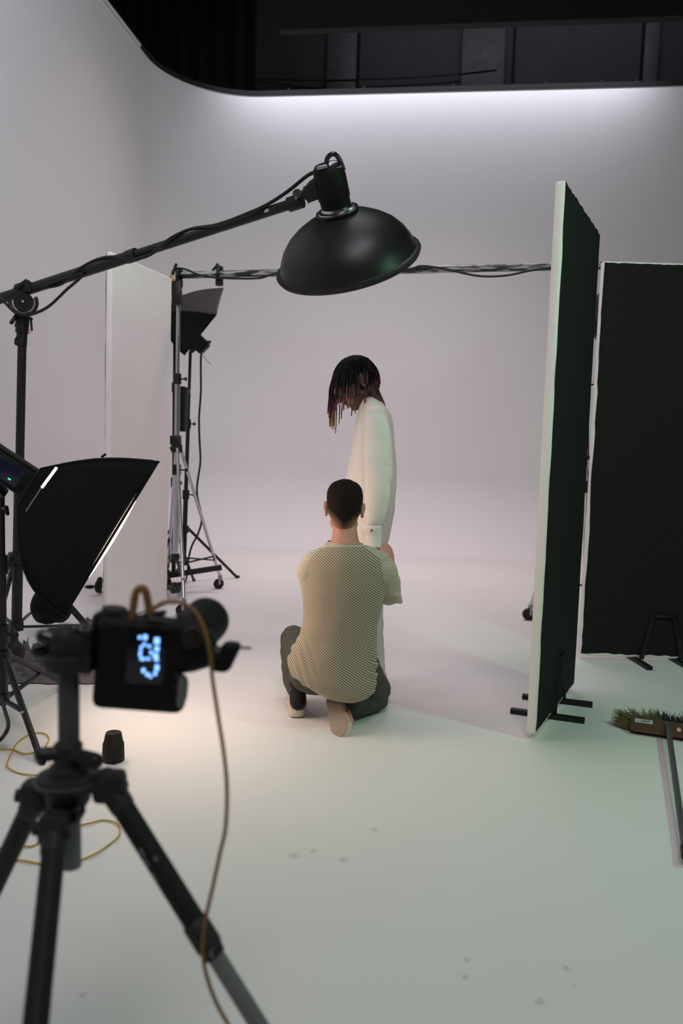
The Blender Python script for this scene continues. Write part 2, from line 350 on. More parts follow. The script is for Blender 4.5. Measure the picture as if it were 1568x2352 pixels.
# dark slab under the cove so nothing is open from behind
def wallbox(name, c, size, m, bev=0):
    return struct(MB().box(RM(*c), size, (EX, EY, EZ), bev).build(name, m))
wallbox('wall_far', (1.35, 12.6, 4), (13.9, 0.2, 8.4), 'far')
wallbox('wall_outer', (-5.6, 3.8, 4), (0.2, 17.7, 8.4), 'void')
wallbox('wall_right', (8.3, 3.8, 4), (0.2, 17.7, 8.4), 'far')
wallbox('wall_rear', (1.35, -5.1, 4), (13.9, 0.2, 8.4), 'far')
wallbox('ceiling', (1.35, 3.8, 8.25), (14.1, 17.7, 0.2), 'void')
# black edging strip along the top of the cove, with small fixings
b = MB(); path = left+cor[1:]+back[1:]; vs = []; fs = []
for p, d in path:
    for off, z in ((0.012, HC-0.004), (-0.05, HC-0.004), (-0.05, HC+0.055), (0.012, HC+0.055)):
        q = p+d*off; vs.append(RM(q.x, q.y, z))
for i in range(len(path)-1):
    for j in range(4): fs.append([i*4+j, i*4+(j+1) % 4, (i+1)*4+(j+1) % 4, (i+1)*4+j])
b.add(vs, fs)
for u in (-1.25, -0.15, 0.95, 1.6, 2.0, 2.4, 2.8, 3.2, 3.6, -2.2):
    b.cyl(RM(u, V0+0.01, HC+0.05), RM(u, V0+0.01, HC+0.085), 0.014, n=8)
tr = struct(b.build('trim_1', 'fabric_dark'))
# bright metal lip on the straight left run
b = MB(); b.bar(RM(U0+0.016, 3.0, HC+0.004), RM(U0+0.016, 8.95, HC+0.004), 0.012, 0.03); struct(b.build('trim_2', 'cyc'))
# black beam hanging under the ceiling
pl = P(640, 75, 9.4); z0 = pl.z
b = MB(); q = V((pl.x, pl.y, 0)); u1 = q.dot(EX); v1 = q.dot(EY)
b.box(RM(u1+3.3, v1+0.06, z0+0.93), (6.6, 0.12, 1.8), (EX, EY, EZ)); struct(b.build('trim_3', 'void'))
# black drape at the left of the far wall
b = MB(); secs = []
for k in range(30):
    u = -5.2+ k*0.075; secs.append((u, 11.9+0.05*math.sin(k*1.7)))
dv = []
for u, v in secs: dv += [RM(u, v, 4.5), RM(u+ (0.0), v, 8.1)]
b.add(dv, [[2*i, 2*i+2, 2*i+3, 2*i+1] for i in range(29)]); 
cur = b.build('stage_curtain', 'void'); md = cur.modifiers.new('t', 'SOLIDIFY'); md.thickness = 0.01
tag(cur, 'black curtain hanging behind the rounded corner of the cove', 'curtain')
# seams and rough painted strips of the far wall
def far_u(px): g = None; d = ray(px, 120); t = (12.45 - EYE.dot(EY))/d.dot(EY); return (EYE+d*t).dot(EX)
b = MB()
for px, wd in ((411, .035), (530, .035), (823, .035), (1180, .03), (1475, .03)):
    b.box(RM(far_u(px), 12.485, 6), (wd, 0.03, 3.8), (EX, EY, EZ))
struct(b.build('trim_4', 'void'))
M['rough'] = mat('rough dark masonry', (0.075, 0.073, 0.082), 0.55, nscale=9, nvar=0.5, bump=1.0, bscale=16)
b = MB()
for px, wd in ((785, .45), (1110, .62), (1495, .2)):
    b.box(RM(far_u(px), 12.46, 6), (wd, 0.08, 3.8), (EX, EY, EZ), 0.01)
struct(b.build('trim_5', 'rough'))
def FW(px, py, v=12.41):
    d = ray(px, py); return EYE+d*((v-EYE.dot(EY))/d.dot(EY))
b = MB(); b.tube(spline([FW(405, 161), FW(530, 176), FW(680, 184), FW(850, 182), FW(1000, 175), FW(1140, 160)]), 0.008, 6)
b.tube(spline([FW(405, 161), FW(540, 180), FW(700, 200), FW(760, 210)]), 0.008, 6)
c = b.build('hanging_cable', 'fabric_dark'); tag(c, 'thin slack cable strung across the dark wall above the cove edge', 'cable')

# ------------------------------------------------------------------ foam boards
def ragged(n0, n1, h0, h1, amp, seed):
    pts = []; N = 40
    def nz(i): return amp*(0.5+0.8*noise.noise(V((i*0.37, seed, 0)))+0.35*noise.noise(V((i*1.9, seed, 3))))
    for k in range(N): pts.append((n0+(n1-n0)*k/N, h0+abs(nz(k))))
    for k in range(N): pts.append((n1-abs(nz(k+50)), h0+(h1-h0)*k/N))
    for k in range(N): pts.append((n1+(n0-n1)*k/N, h1-abs(nz(k+100))))
    for k in range(N): pts.append((n0+abs(nz(k+150)), h1+(h0-h1)*k/N))
    return pts
def foam_board(near, far_, H, th, side, label, seed, paint_side=1, cat='foam board'):
    near = V((near.x, near.y, 0)); far_ = V((far_.x, far_.y, 0)); a = (far_-near).normalized(); n = V((-a.y, a.x, 0))*side   # n points from the face into the slab
    L = (far_-near).length; t = thing('foam_board', (near+far_)/2+n*th/2, label, cat)
    c = (near+far_)/2+n*th/2+V((0, 0, H/2+0.024))
    b = MB().box(c, (L, th, H), (a, n, EZ), 0.014, seg=4)
    for i, v in enumerate(b.v):       # knocked corners and slightly wavy edges
        w_ = noise.noise(v*6+V((seed, 0, 0)))*0.004; b.v[i] = v+a*w_+EZ*w_
    b.build('board_core', 'foam', t, ang=50)
    pf = ragged(0.003, L-0.003, 0.012, H-0.006, 0.011, seed)
    o = near + EZ*0.024
    if paint_side: off = -0.001
    else: off = th+0.001
    b = MB().prism(pf, o+n*off, a, EZ, 0.0016); plabel(b.build('painted_face', 'paint_black', t), 'black painted side with ragged edges')
    return t
foam_board(G(1229, 1702), G(1317, 1585), 2.33, 0.043, 1, 'tall white foam board with black painted face, edge towards camera, right of the people', 3.1)
nb = G(1331, 1515); foam_board(nb, nb+V((0.88, -0.01, 0)), 2.34, 0.05, 1, 'black painted foam board facing the camera at the right edge of the frame', 8.7)
foam_board(G(249, 1441), G(384, 1390), 2.40, 0.045, 1, 'white foam board standing left behind the nearest softbox', 5.3, paint_side=0)

def board_stand(bars, frames, label):
    c = sum((V(x[0])+V(x[1]) for x in bars), V((0, 0, 0)))/(2*len(bars)); c.z = 0
    t = thing('board_stand', c, label, 'board stand', 'black steel feet of the foam boards')
    for a_, b_ in bars: MB().bar(V((a_.x, a_.y, 0.012)), V((b_.x, b_.y, 0.012)), 0.035, 0.022, 0.002).build('foot_bar', 'black', t)
    for pts in frames:
        fb = MB()
        for i in range(len(pts)-1): fb.bar(pts[i], pts[i+1], 0.014, 0.03, 0.002, up=V((0.7, 0.3, 0.2)))
        fb.build('upright_frame', 'black', t)
    return t
fa = (G(1317, 1585)-G(1229, 1702)).normalized()
r1, r2 = G(1342, 1661), G(1360, 1624); l1, l2 = G(1172, 1637), G(1199, 1604)
m1 = r1.lerp(l1, .42); m2 = r2.lerp(l2, .42); n1 = r1.lerp(l1, .70); n2 = r2.lerp(l2, .70)
board_stand([(l1, r1), (l2, r2)], [[m1+EZ*.02, m1.lerp(m2, .3)+EZ*.27, m1.lerp(m2, .7)+EZ*.27, m2+EZ*.02]],
            'black steel foot holding up the foam board that stands edge on')
a0, a1 = G(1452, 1515), G(1492, 1540); c0, c1 = G(1545, 1517), G(1588, 1542)
q0 = V((a0.x+.03, nb.y-.018, .02)); q1 = V((c0.x+.02, nb.y-.018, .02))
board_stand([(a1, a0+(a0-a1)*1.2), (c1, c0+(c0-c1)*1.2)], [[q0, q0.lerp(q1, .25)+EZ*.27, q0.lerp(q1, .75)+EZ*.27, q1]],
            'black steel foot of the board facing the camera at the right edge')

# ------------------------------------------------------------------ stands
def light_stand(name, base, feet, top, zc, zb, rm, label, m='black', legr=0.013, group=None, cat='light stand', flat=False, secs=3, brace_t=0.55, lowhub=0.12, caster=False):
    base = V((base.x, base.y, 0)); t = thing(name, base, label, cat, group)
    ax = V(top)-(base+EZ*lowhub); L = ax.length; d = ax.normalized(); s = base+EZ*lowhub
    if lowhub > 0: MB().cyl(base+EZ*(lowhub-0.02), base+EZ*(lowhub+0.03), rm*1.3, n=16).build('lower_hub', 'black', t)
    cur = 0
    for k in range(secs):
        z0 = L*k/secs; z1 = L*(k+1)/secs; r = rm*(1-0.18*k)
        MB().cyl(s+d*z0, s+d*z1, r, n=18).build('mast_section', m, t)
        if k < secs-1:
            cb = MB().cyl(s+d*(z1-0.05), s+d*(z1+0.03), r*1.45, n=16)
            cb.build('collar', 'black', t)
            kb = MB().cyl(s+d*(z1-0.01), s+d*(z1-0.01)+V((r*3.2, -r, 0)), 0.006).ell(s+d*(z1-0.01)+V((r*3.4, -r, 0)), (.011, .011, .016)); kb.build('knob', 'black', t)
    hub = s+d*((zc-lowhub)/max(d.z, .1)); MB().cyl(hub-d*0.03, hub+d*0.03, rm*1.8, n=16).build('leg_collar', 'black', t)
    lb = s
    for f in feet:
        f = V(f); h = V((f.x-base.x, f.y-base.y, 0)).normalized()
        st = hub+h*rm*1.8; en = V((f.x, f.y, 0.10 if caster else 0.012))
        lg = MB()
        if flat: lg.bar(st, en, legr*1.3, legr*2, 0.002)
        else: lg.cyl(st, en, legr, n=12)
        lo = lg.build('leg', m, t)
        if not caster: MB().cap(en, en+h*0.02, legr*1.15, legr*1.0).build('rubber_foot', 'black', lo)
        mid = st.lerp(en, brace_t)
        br = MB().bar(lb+h*rm, mid, 0.02, 0.012, 0.001); br.build('brace', 'black', t)
        MB().cyl(mid-V((0, .02, 0)), mid+V((0, .02, 0)), 0.008, n=10).build('rivet', 'chrome', lo)
        if caster:
            cc = MB(); hp = V((f.x, f.y, 0)); cc.cyl(hp+V((-.012, -.02, .042)), hp+V((-.012, .02, .042)), 0.042, n=24).build('caster_wheel', 'rubber', lo)
            cb = MB().bar(hp+V((0, -.026, .04)), hp+V((0, -.026, .1)), .02, .004, up=V((0, 1, 0))).bar(hp+V((0, .026, .04)), hp+V((0, .026, .1)), .02, .004, up=V((0, 1, 0))).box(hp+EZ*.105, (.03, .06, .012)).cyl(hp+EZ*.1, hp+EZ*.13, .01)
            cb.build('caster_fork', 'silver', lo)
    return t

# boom stand at the left, carrying the flash with the big reflector
mb = G(38, 1486); mtop = P(52, 722, 4.65)
bs = light_stand('boom_stand', mb, [G(230, 1478), V((mb.x-.30, mb.y+.42, 0)), V((mb.x-.18, mb.y-.46, 0))], mtop, 0.53, 0.12, 0.030,
                 'black boom stand whose long arm reaches up from the left edge', 'black', 0.018, flat=True, secs=2, brace_t=0.80)
DC = P(799, 600, 3.75)                                     # reflector opening centre
vd = (DC-EYE).normalized(); vx = (CR-vd*CR.dot(vd)).normalized(); vu = vx.cross(vd).normalized()
NA = (vd*.34+vx*.21-vu*.916).normalized(); AX = -NA        # AX points from opening to flash body
piv = P(55, 668, 4.65); bend = P(668, 469, 3.90)
bd = (bend-piv).normalized(); bst = piv-bd*0.55
b = MB(); b.tube([bst, piv, piv.lerp(bend, .45)], 0.030, 20); b.build('boom_arm', 'black', bs)
MB().tube([piv.lerp(bend, .45), bend], 0.0235, 20).build('boom_extension', 'black', bs)
q = piv.lerp(bend, .45); MB().cyl(q-bd*.03, q+bd*.03, .034).build('boom_collar', 'black', bs)
lb = bend-bd*.12; MB().box(lb+bd*.045-V((0, .0235, 0)), (.05, .003, .012), (bd, V((0, 1, 0)), bd.cross(V((0, 1, 0)))), .001).build('red_marking', 'red', bs)
MB().box(lb-bd*.01-V((0, .02, 0)), (.03, .012, .018), (bd, perp(bd)[0], perp(bd)[1]), .004).build('lever', 'chrome', bs)
# slotted pivot plate
pn = V((0.15, -0.99, 0)).normalized(); pX = EZ.cross(pn).normalized()
pc = P(54, 694, 4.61); b = MB()
b.lathe([(.052, -.008), (.055, 0), (.052, .008)], pc, pn, 30); b.torus(pc+pn*.004, pn, .073, .010, 40, 8, math.radians(175), math.radians(385), X=pX)
b.build('pivot_plate', 'black', bs)
MB().torus(pc+pn*.012, pn, .060, .0035, 40, 6, math.radians(178), math.radians(382), X=pX).build('slot_rim', 'silver', bs)
MB().ell(pc+pn*.014, (.009, .009, .009)).build('pivot_bolt', 'chrome', bs)
b = MB(); b.box(piv+EZ*.012, (.13, .09, .075), (bd, pn, bd.cross(pn)), .015); b.build('boom_clamp', 'black', bs)
b = MB(); ta, tb_ = P(36, 664, 4.6), P(60, 645, 4.6); b.cap(ta, tb_, .014, .010); b.cyl(piv+EZ*.03, (ta+tb_)/2, .012); b.build('clamp_handle', 'black', bs)
b = MB(); b.cyl(P(54, 722, 4.65), P(50, 765, 4.65), .036).cyl(P(51, 760, 4.65), P(49, 795, 4.65), .030).cyl(P(54, 706, 4.65), P(54, 726, 4.65), .03)
b.build('receiver', 'black', bs)
MB().cap(P(42, 718, 4.62), P(26, 741, 4.6), .011, .011).build('locking_lever', 'black', bs)
MB().cap(P(40, 728, 4.62), P(35, 749, 4.6), .005, .005).build('locking_lever', 'black', bs)
MB().cap(P(71, 732, 4.6), P(73, 758, 4.6), .006, .006).cyl(P(60, 726, 4.62), P(73, 733, 4.6), .008).build('locking_lever', 'black', bs)
b = MB(); b.tube(spline([P(42, 773, 4.62), P(36, 778, 4.62), P(35, 790, 4.62), P(43, 792, 4.62)]), .005, 8); b.build('loop', 'black', bs)
b = MB(); b.torus(P(67, 762, 4.6), V((.3, -1, .2)), .007, .0018, 16, 6); b.build('red_tag', 'red', bs)

# flash head with the large dish
fl_ = thing('studio_flash', DC, 'black flash head with a wide dish reflector hanging from the boom over the people', 'studio light')
R0 = 0.328
prof = [(0.060, .222), (0.075, .222), (.10, .214), (.15, .195), (.20, .168), (.245, .135), (.28, .095), (.302, .055), (.315, .018), (.328, .014), (.331, 0.0), (.328, -.012), (.318, -.014), (.312, -.004), (.300, .05), (.275, .092), (.24, .130), (.19, .165), (.14, .190), (.06, .214)]
M['dish'] = mat('satin black reflector', (0.009, 0.0085, 0.0085), 0.42, nvar=0.1, spec=0.38)
MB().lathe(prof, DC, AX, 72, caps=False).build('reflector', 'dish', fl_)
MB().torus(DC+AX*.004, AX, .330, .006, 80, 8).build('reflector_rim', 'fabric_dark', fl_)
sr = DC+AX*.222
MB().lathe([(.085, -.004), (.092, .004), (.085, .016), (.070, .020), (.066, .03)], sr, AX, 40).build('speed_ring', 'chrome', fl_)
MB().torus(sr+AX*.008, AX, .09, .006, 40, 8).build('ring_gasket', 'black_gloss', fl_)
hx = (vx-AX*vx.dot(AX)).normalized(); hy = AX.cross(hx)
b = MB(); b.lathe([(.060, .015), (.066, .03), (.066, .06), (.070, .065), (.070, .15), (.066, .19), (.055, .205), (.02, .208)], sr, AX, 40); b.build('flash_body', 'black_plastic', fl_)
ht = sr+AX*.2
b = MB(); b.tube(spline([ht-hx*.005-hy*.02-AX*.02, ht+hx*.005-hy*.02+AX*.03, ht+hx*.035-hy*.015+AX*.045, ht+hx*.055-hy*.01+AX*.02, ht+hx*.064-hy*.01-AX*.03]), .010, 10); b.build('grip', 'black_gloss', fl_)
b = MB(); b.lathe([(.030, -.004), (.030, .004)], ht+hx*.034-hy*.018-AX*.0, (hx*.3-hy*.2+AX).normalized(), 20); b.build('rear_window', 'silver', fl_)
b = MB(); b.box(ht-hx*.018-hy*.05+AX*.012, (.045, .02, .012), (hx, hy, AX), .003); b.build('release_catch', 'silver', fl_)
yk = sr+AX*.12-hx*.07
e1 = P(705, 447, 3.84); e0 = P(683, 449, 3.86)
b = MB(); b.prism([(-.02, -.045), (.03, -.04), (.05, .01), (.04, .045), (.0, .03), (-.05, -.005)], yk-hx*.02, hx, AX, .05); b.bar(e1, yk-hx*.04, .03, .035, .005); b.build('mounting_bracket', 'black', fl_)
b = MB(); b.cap(e0, e1, .016, .014).cyl(bend-bd*.01, bend+bd*.06, .034).bar(bend+bd*.04, e0, .035, .03, .004); b.cap(P(699, 438, 3.8), P(700, 447, 3.8), .006, .009); b.build('tilt_joint', 'black', fl_)
MB().cyl(e0-V((0, .03, 0)), e0+V((0, .02, 0)), .021, n=20).build('joint_disc', 'cast', fl_)
for kx, ky in ((679, 455), (709, 464)): plabel(MB().cyl(P(kx, ky, 3.83), P(kx, ky, 3.79), .007).build('knob', 'brass', fl_), 'small brass knob')
# power cable of the flash along the boom
b = MB(); pts = [P(742, 400, 3.80), P(728, 395, 3.80), P(705, 404, 3.83), P(660, 440, 3.88), P(610, 472, 3.93), P(560, 494, 3.95), P(500, 516, 4.02)]
for k in range(9):
    tt = 1-(k+1)/10; q = piv.lerp(bend, tt*.72+.02); a = k*1.3
    pts.append(q+EZ*(.036*math.cos(a)) + V((0, -.036*abs(math.sin(a))-.004, 0)))
pts += [P(190, 628, 4.42), P(150, 668, 4.5), P(110, 705, 4.55), P(72, 722, 4.57), P(50, 722, 4.58), P(30, 714, 4.58), P(10, 694, 4.6), P(-8, 684, 4.6), P(-60, 700, 4.62)]
c = b.tube(spline(pts, 6), .0085, 8).build('power_cable', 'black'); tag(c, 'black power cable wound along the boom arm to the hanging flash', 'cable')

# ------------------------------------------------------------------ softboxes
def softbox(rim, back, label, bulge=0.10, dif='diffuser', sag=0.03, name='softbox', seams=True, dbulge=.03):
    rim = [V(x) for x in rim]; back = [V(x) for x in back]
    rc = sum(rim, V((0, 0, 0)))/4; bc = sum(back, V((0, 0, 0)))/4
    t = thing(name, bc, label, 'softbox')
    def rod(i, s_):
        p = back[i].lerp(rim[i], s_); out = (rim[i]-rc).normalized(); bl = bulge[i] if isinstance(bulge, tuple) else bulge; return p+out*bl*math.sin(math.pi*min(1, s_))*(1.2-s_*.4)
    N = 14; Mn = 10
    for i in range(4):
        j = (i+1) % 4; vs = []
        for a in range(N+1):
            s_ = a/N; A = rod(i, s_); B = rod(j, s_); mid_in = (bc.lerp(rc, s_)-(A+B)/2)
            for c in range(Mn+1):
                u = c/Mn; vs.append(A.lerp(B, u)+mid_in.normalized()*sag*4*u*(1-u)*s_)
        fs = [[a*(Mn+1)+c, a*(Mn+1)+c+1, (a+1)*(Mn+1)+c+1, (a+1)*(Mn+1)+c] for a in range(N) for c in range(Mn)]
        o = MB().add(vs, fs).build('fabric_panel', 'fabric_black' if i % 2 == 0 else 'fabric_dark', t); md = o.modifiers.new('s', 'SOLIDIFY'); md.thickness = .003; md.offset = 0
    if seams:
        for i in range(4): MB().tube([rod(i, a/12) for a in range(13)], .004, 8).build('rod_pocket', 'fabric_black', t)
    # diffuser, slightly bellied
    nrm = (rc-bc).normalized(); vs = []; K = 12
    for a in range(K+1):
        for c in range(K+1):
            u, v = a/K, c/K; p = (rim[0].lerp(rim[1], u)).lerp(rim[3].lerp(rim[2], u), v)
            p = rc+(p-rc)*.97; vs.append(p+nrm*(dbulge*16*u*(1-u)*v*(1-v)-.012))
    fs = [[a*(K+1)+c, a*(K+1)+c+1, (a+1)*(K+1)+c+1, (a+1)*(K+1)+c] for a in range(K) for c in range(K)]
    o = MB().add(vs, fs).build('diffuser', dif, t, flip=False)
    if o.data.polygons[0].normal.dot(nrm) < 0: o.data.flip_normals()
    plabel(o, 'white diffuser cloth')
    bb = MB().box(bc-nrm*.0, (.17, .17, .03), (perp(nrm)[0], perp(nrm)[1], nrm), .01); bb.build('speed_ring', 'black', t)
    return t, nrm, bc, rc
# nearest softbox, left
A = P(366, 1061, 3.12); B = P(150, 1416, 3.06); A2 = P(351, 1058, 3.66); B2 = P(138, 1405, 3.58)
e = (B-A); wv = (A2-A).normalized(); axd = e.cross(wv).normalized()
if axd.x < 0: axd = -axd
bcn = (A+B+A2+B2)/4-axd*.37-e.normalized()*.03; eu = e.normalized(); s_ = .085
back4 = [bcn-eu*s_-wv*s_, bcn+eu*s_-wv*s_, bcn+eu*s_+wv*s_, bcn-eu*s_+wv*s_]
sb, nrm, bc, rc = softbox([A, B, B2, A2], back4, 'large black softbox nearest the camera on the left, facing right and down', (.035, .105, .105, .035), sag=.010, dbulge=.034)
z1, z2 = P(130, 1074, 3.0), P(96, 1120, 3.0)
M['leak'] = mat('lamp light leaking through the open zip', (0.8, 0.8, 0.8), 0.5, emit=(1, 0.95, 0.92), estr=2.0)
plabel(MB().tube([z1, z2], .0052, 8).build('zip_opening', 'leak', sb), 'bright gap of the open zip')
MB().tube([P(94, 1122, 3.02), P(60, 1174, 3.04)], .0025, 6).build('zip', 'silver', sb)
MB().tube([P(233, 1050, 3.3), P(243, 1043, 3.3)], .005, 6).build('tab', 'fabric_black', sb)
# its flash head
hd = thing('studio_flash', bc-nrm*.02, 'black monolight with dark blue display behind the nearest softbox', 'studio light')
hc = bc-nrm*.17; hc = P(28, 1086, hc.y); ha = nrm.copy(); hX, hY = perp(ha)
hY = (EZ-ha*EZ.dot(ha)).normalized(); hX = hY.cross(ha)
MB().box(hc-ha*.03, (.12, .115, .27), (hX, hY, ha), .018).build('flash_body', 'black_plastic', hd)
sd = -1 if hX.y > 0 else 1
MB().box(hc-ha*.035+hX*sd*.061, (.004, .075, .16), (hX, hY, ha), .002).build('display', 'blue_panel', hd)
MB().box(hc-ha*.10+hX*sd*.0605-hY*.047, (.003, .018, .075), (hX, hY, ha)).build('name_plate', 'label_white', hd)
MB().box(hc+ha*.01+hX*sd*.064-hY*.02, (.002, .006, .012), (hX, hY, ha)).build('indicator_light', 'led_green', hd)
MB().box(hc-ha*.02+hY*.062, (.10, .012, .24), (hX, hY, ha), .005).build('top_rail', 'fabric_dark', hd)
MB().bar(hc-hY*.06-ha*.09, P(6, 1135, 3.3), .05, .04, .006).build('tilt_bracket', 'black', hd)
ls = light_stand('light_stand', G(8, 1658), [G(94, 1752), G(152, 1577), V((-1.97, 3.42, 0))], P(4, 1128, 3.36), 0.29, 0.1, 0.019,
                 'black light stand at the left edge carrying the nearest softbox', 'black', .013, secs=3, brace_t=.55, lowhub=.10)
b = MB(); b.cap(P(14, 1166, 3.3), P(17, 1180, 3.3), .010, .008).cyl(P(6, 1168, 3.34), P(16, 1168, 3.3), .006); b.build('tee_handle', 'black', ls)
c = MB().tube(spline([P(2, 1600, 3.3), P(12, 1635, 3.2), P(19, 1660, 3.1), P(15, 1680, 3.05), G(-5, 1704, .02), G(-60, 1740, .02)]), .008, 8).build('power_cable', 'black')
tag(c, 'black cable looping down beside the light stand at the left edge', 'cable')

# far-left softbox
Yb = 6.9
rim2 = [P(497, 724, 6.62), P(424, 816, 6.62), P(452, 770, 7.25), P(513, 662, 7.25)]
b2 = [P(386, 716, 6.7), P(378, 738, 6.7), P(386, 716, 6.9), P(392, 690, 6.9)]
sb2, n2_, bc2, rc2 = softbox(rim2, b2, 'black softbox behind the left foam board under the horizontal pole', .05, 'diffuser_left', .01, dbulge=.02)
MB().cyl(bc2-n2_*.2, bc2, .055).build('lamp_base', 'black_plastic', sb2)
pts3 = G(398, 1352)
light_stand('light_stand', pts3, [pts3+V((.1, .38, 0)), pts3+V((-.35, .1, 0)), pts3+V((-.1, -.3, 0))], P(401, 665, pts3.y), .5, .1, .018, 'black stand close behind the chrome stand left of the people', 'black', .011)
# black stand with a small lamp
sb_b = G(421, 1337)
s3 = light_stand('light_stand', sb_b, [G(543, 1328), V((sb_b.x-.42, sb_b.y+.22, 0)), V((sb_b.x-.12, sb_b.y-.45, 0))], P(437, 806, sb_b.y), .47, .17, .021, 'tall black stand with a small flash head, right of the chrome stand', 'black', .013, brace_t=.55, lowhub=.17)
hh = thing('studio_flash', P(463, 787, 7.0), 'small black flash head on the tall stand below the far softbox', 'studio light')
fx = V((-.70, .1, .70)).normalized(); fy = V((0, 1, 0)); fz = fx.cross(fy).normalized()
MB().box(P(456, 787, 7.0), (.17, .13, .12), (fx, fy, fz), .02).cyl(P(456, 787, 7.0)+fx*.05, P(456, 787, 7.0)+fx*.14, .055).build('flash_body', 'black_plastic', hh)
MB().tube(spline([P(464, 776, 7), P(474, 785, 7), P(484, 785, 7)]), .012, 8).build('grip', 'black', hh)
MB().bar(P(437, 806, 7), P(448, 797, 7), .04, .05, .005).build('tilt_bracket', 'black', hh)
c = MB().tube(spline([P(463, 802, 7.0), P(461, 830, 7.0), P(461, 900, 7.0), P(457, 960, 7.0), P(458, 1010, 7.0), P(460, 1060, 7.0), P(453, 1110, 7.0), P(453, 1140, 7.0), P(463, 1190, 7.0), P(455, 1225, 7.0), P(440, 1255, 7.0), P(432, 1290, 7.0), P(430, 1320, 6.95), G(420, 1345, .01), G(405, 1352, .01)]), .009, 8).build('power_cable', 'black')
tag(c, 'thin black cable hanging from the small flash head to the floor', 'cable')
MB_ = MB().tube([P(453, 803, 6.9), P(466, 817, 6.9), P(484, 838, 6.9)], .0025, 6).build('antenna', 'black', hh)
pk = MB(); pc_ = P(419, 940, 6.75); fz_ = (P(421, 885, 6.75)-P(417, 992, 6.75)).normalized(); fx_ = V((1, 0, 0)); fx_ = (fx_-fz_*fx_.dot(fz_)).normalized()
pt = thing('power_pack', pc_, 'flat black power pack hanging between the chrome and black stands', 'power pack')
MB().box(pc_, (.068, .16, .37), (fx_, fz_.cross(fx_), fz_), .012).build('case', 'black_plastic', pt)
MB().bar(P(424, 898, 6.75), P(434, 899, 6.9), .03, .03, .004).build('hook', 'black', pt)

# chrome rolling stands carrying the pole
def chrome_stand(base, feet, top, zc, label):
    t = light_stand('rolling_stand', base, feet, top, zc, .15, .024, label, 'chrome', .013, cat='rolling stand', secs=3, brace_t=.86, lowhub=.33, caster=True, group='chrome rolling stands holding the pole')
    return t
cb_ = V((-1.285, 6.25, 0)); ctop = P(410, 655, 6.25)
cs = chrome_stand(cb_, [G(505, 1352), V((-1.46, 6.78, 0)), V((-1.10, 5.66, 0))], ctop, P(398, 1030, 6.25).z, 'chrome rolling stand on wheels left of the people')
MB().bar(P(404, 645, 6.2), P(408, 700, 6.2), .075, .06, .008, up=V((0, 1, 0))).build('head_receiver', 'black', cs)
MB().bar(P(386, 1322, 6.55), P(509, 1303, 6.62), .03, .045, .004).build('spreader_bar', 'black', cs)
b = MB(); b.bar(P(403, 1000, 6.24), P(404, 1022, 6.24), .08, .07, .01, up=V((0, 1, 0))).bar(P(392, 1030, 6.24), P(415, 1029, 6.24), .07, .03, .004); b.build('leg_bracket', 'black', cs)
cbR = V((1.72, 5.55, 0)); ctR = P(1345, 640, 5.55)
chrome_stand(cbR, [G(1216, 1424), V((2.2, 5.75, 0)), V((1.78, 5.1, 0))], ctR, 1.2, 'chrome rolling stand mostly hidden behind the right foam boards')
pa, pb_ = P(408, 632, 6.22), P(1420, 609, 5.48)
cp = thing('cross_pole', pa, 'worn black pole running level between the two rolling stands', 'pole')
X0, Y0 = perp(pb_-pa)
# built along x so that the worn paint pattern runs along the tube
L = (pb_-pa).length
me = MB().loft([(V((0, 0, 0))+V((L*k/20, 0, 0)), V((0, .026, 0)), V((0, 0, .026))) for k in range(21)], 18)
o = me.build('tube', 'worn'); o.parent = cp; d_ = (pb_-pa).normalized(); q1_ = EZ.cross(d_).normalized(); q2_ = d_.cross(q1_)
o.matrix_basis = Matrix(((d_.x, q1_.x, q2_.x, 0), (d_.y, q1_.y, q2_.y, 0), (d_.z, q1_.z, q2_.z, 0), (0, 0, 0, 1))); ORG[o] = V(pa)
def pole_clamp(px, py, Y, label, lever):
    t = thing('pole_clamp', P(px, py, Y), label, 'clamp', 'clamps on the cross pole'); c = P(px, py, Y); d = (pb_-pa).normalized()
    MB().torus(c, d, .036, .014, 24, 8).box(c-EZ*.055, (.05, .05, .06), (d, EZ.cross(d), EZ), .008).box(c+EZ*.04, (.045, .05, .04), (d, EZ.cross(d), EZ), .008).build('clamp_body', 'black', t)
    b = MB()
    for (a1_, b1_) in lever: b.cap(P(*a1_, Y), P(*b1_, Y), .012, .009)
    b.build('clamp_lever', 'black', t)
pole_clamp(504, 630, 6.15, 'black clamp with a lever gripping the bare part of the pole', [((499, 608), (504, 620)), ((499, 610), (489, 620))])
pole_clamp(411, 634, 6.2, 'black clamp joining the pole to the left chrome stand', [((404, 608), (398, 625)), ((398, 625), (390, 640))])
MB_c = MB().box(P(396, 638, 6.1), (.02, .02, .05), (V((.8, 0, .6)), V((0, 1, 0)), V((-.6, 0, .8))), .004).build('tape_piece', 'gold'); tag(MB_c, 'small piece of yellow tape on the left pole clamp', 'tape')
pcb = [P(392, 640, 6.1), P(398, 620, 6.12), P(410, 616, 6.12), P(430, 620, 6.12), P(460, 632, 6.12), P(500, 638, 6.10), P(560, 640, 6.08), P(600, 638, 6.05), P(640, 628, 6.0), P(760, 622, 5.9), P(860, 622, 5.82), P(940, 618, 5.78), P(965, 611, 5.75), P(1000, 614, 5.72), P(1040, 622, 5.7), P(1100, 634, 5.66), P(1160, 633, 5.6), P(1215, 622, 5.55), P(1260, 616, 5.5), P(1330, 616, 5.48)]
c = MB().tube(spline(pcb, 5), .008, 8).build('power_cable', 'black'); tag(c, 'black cable looped along the level pole', 'cable')
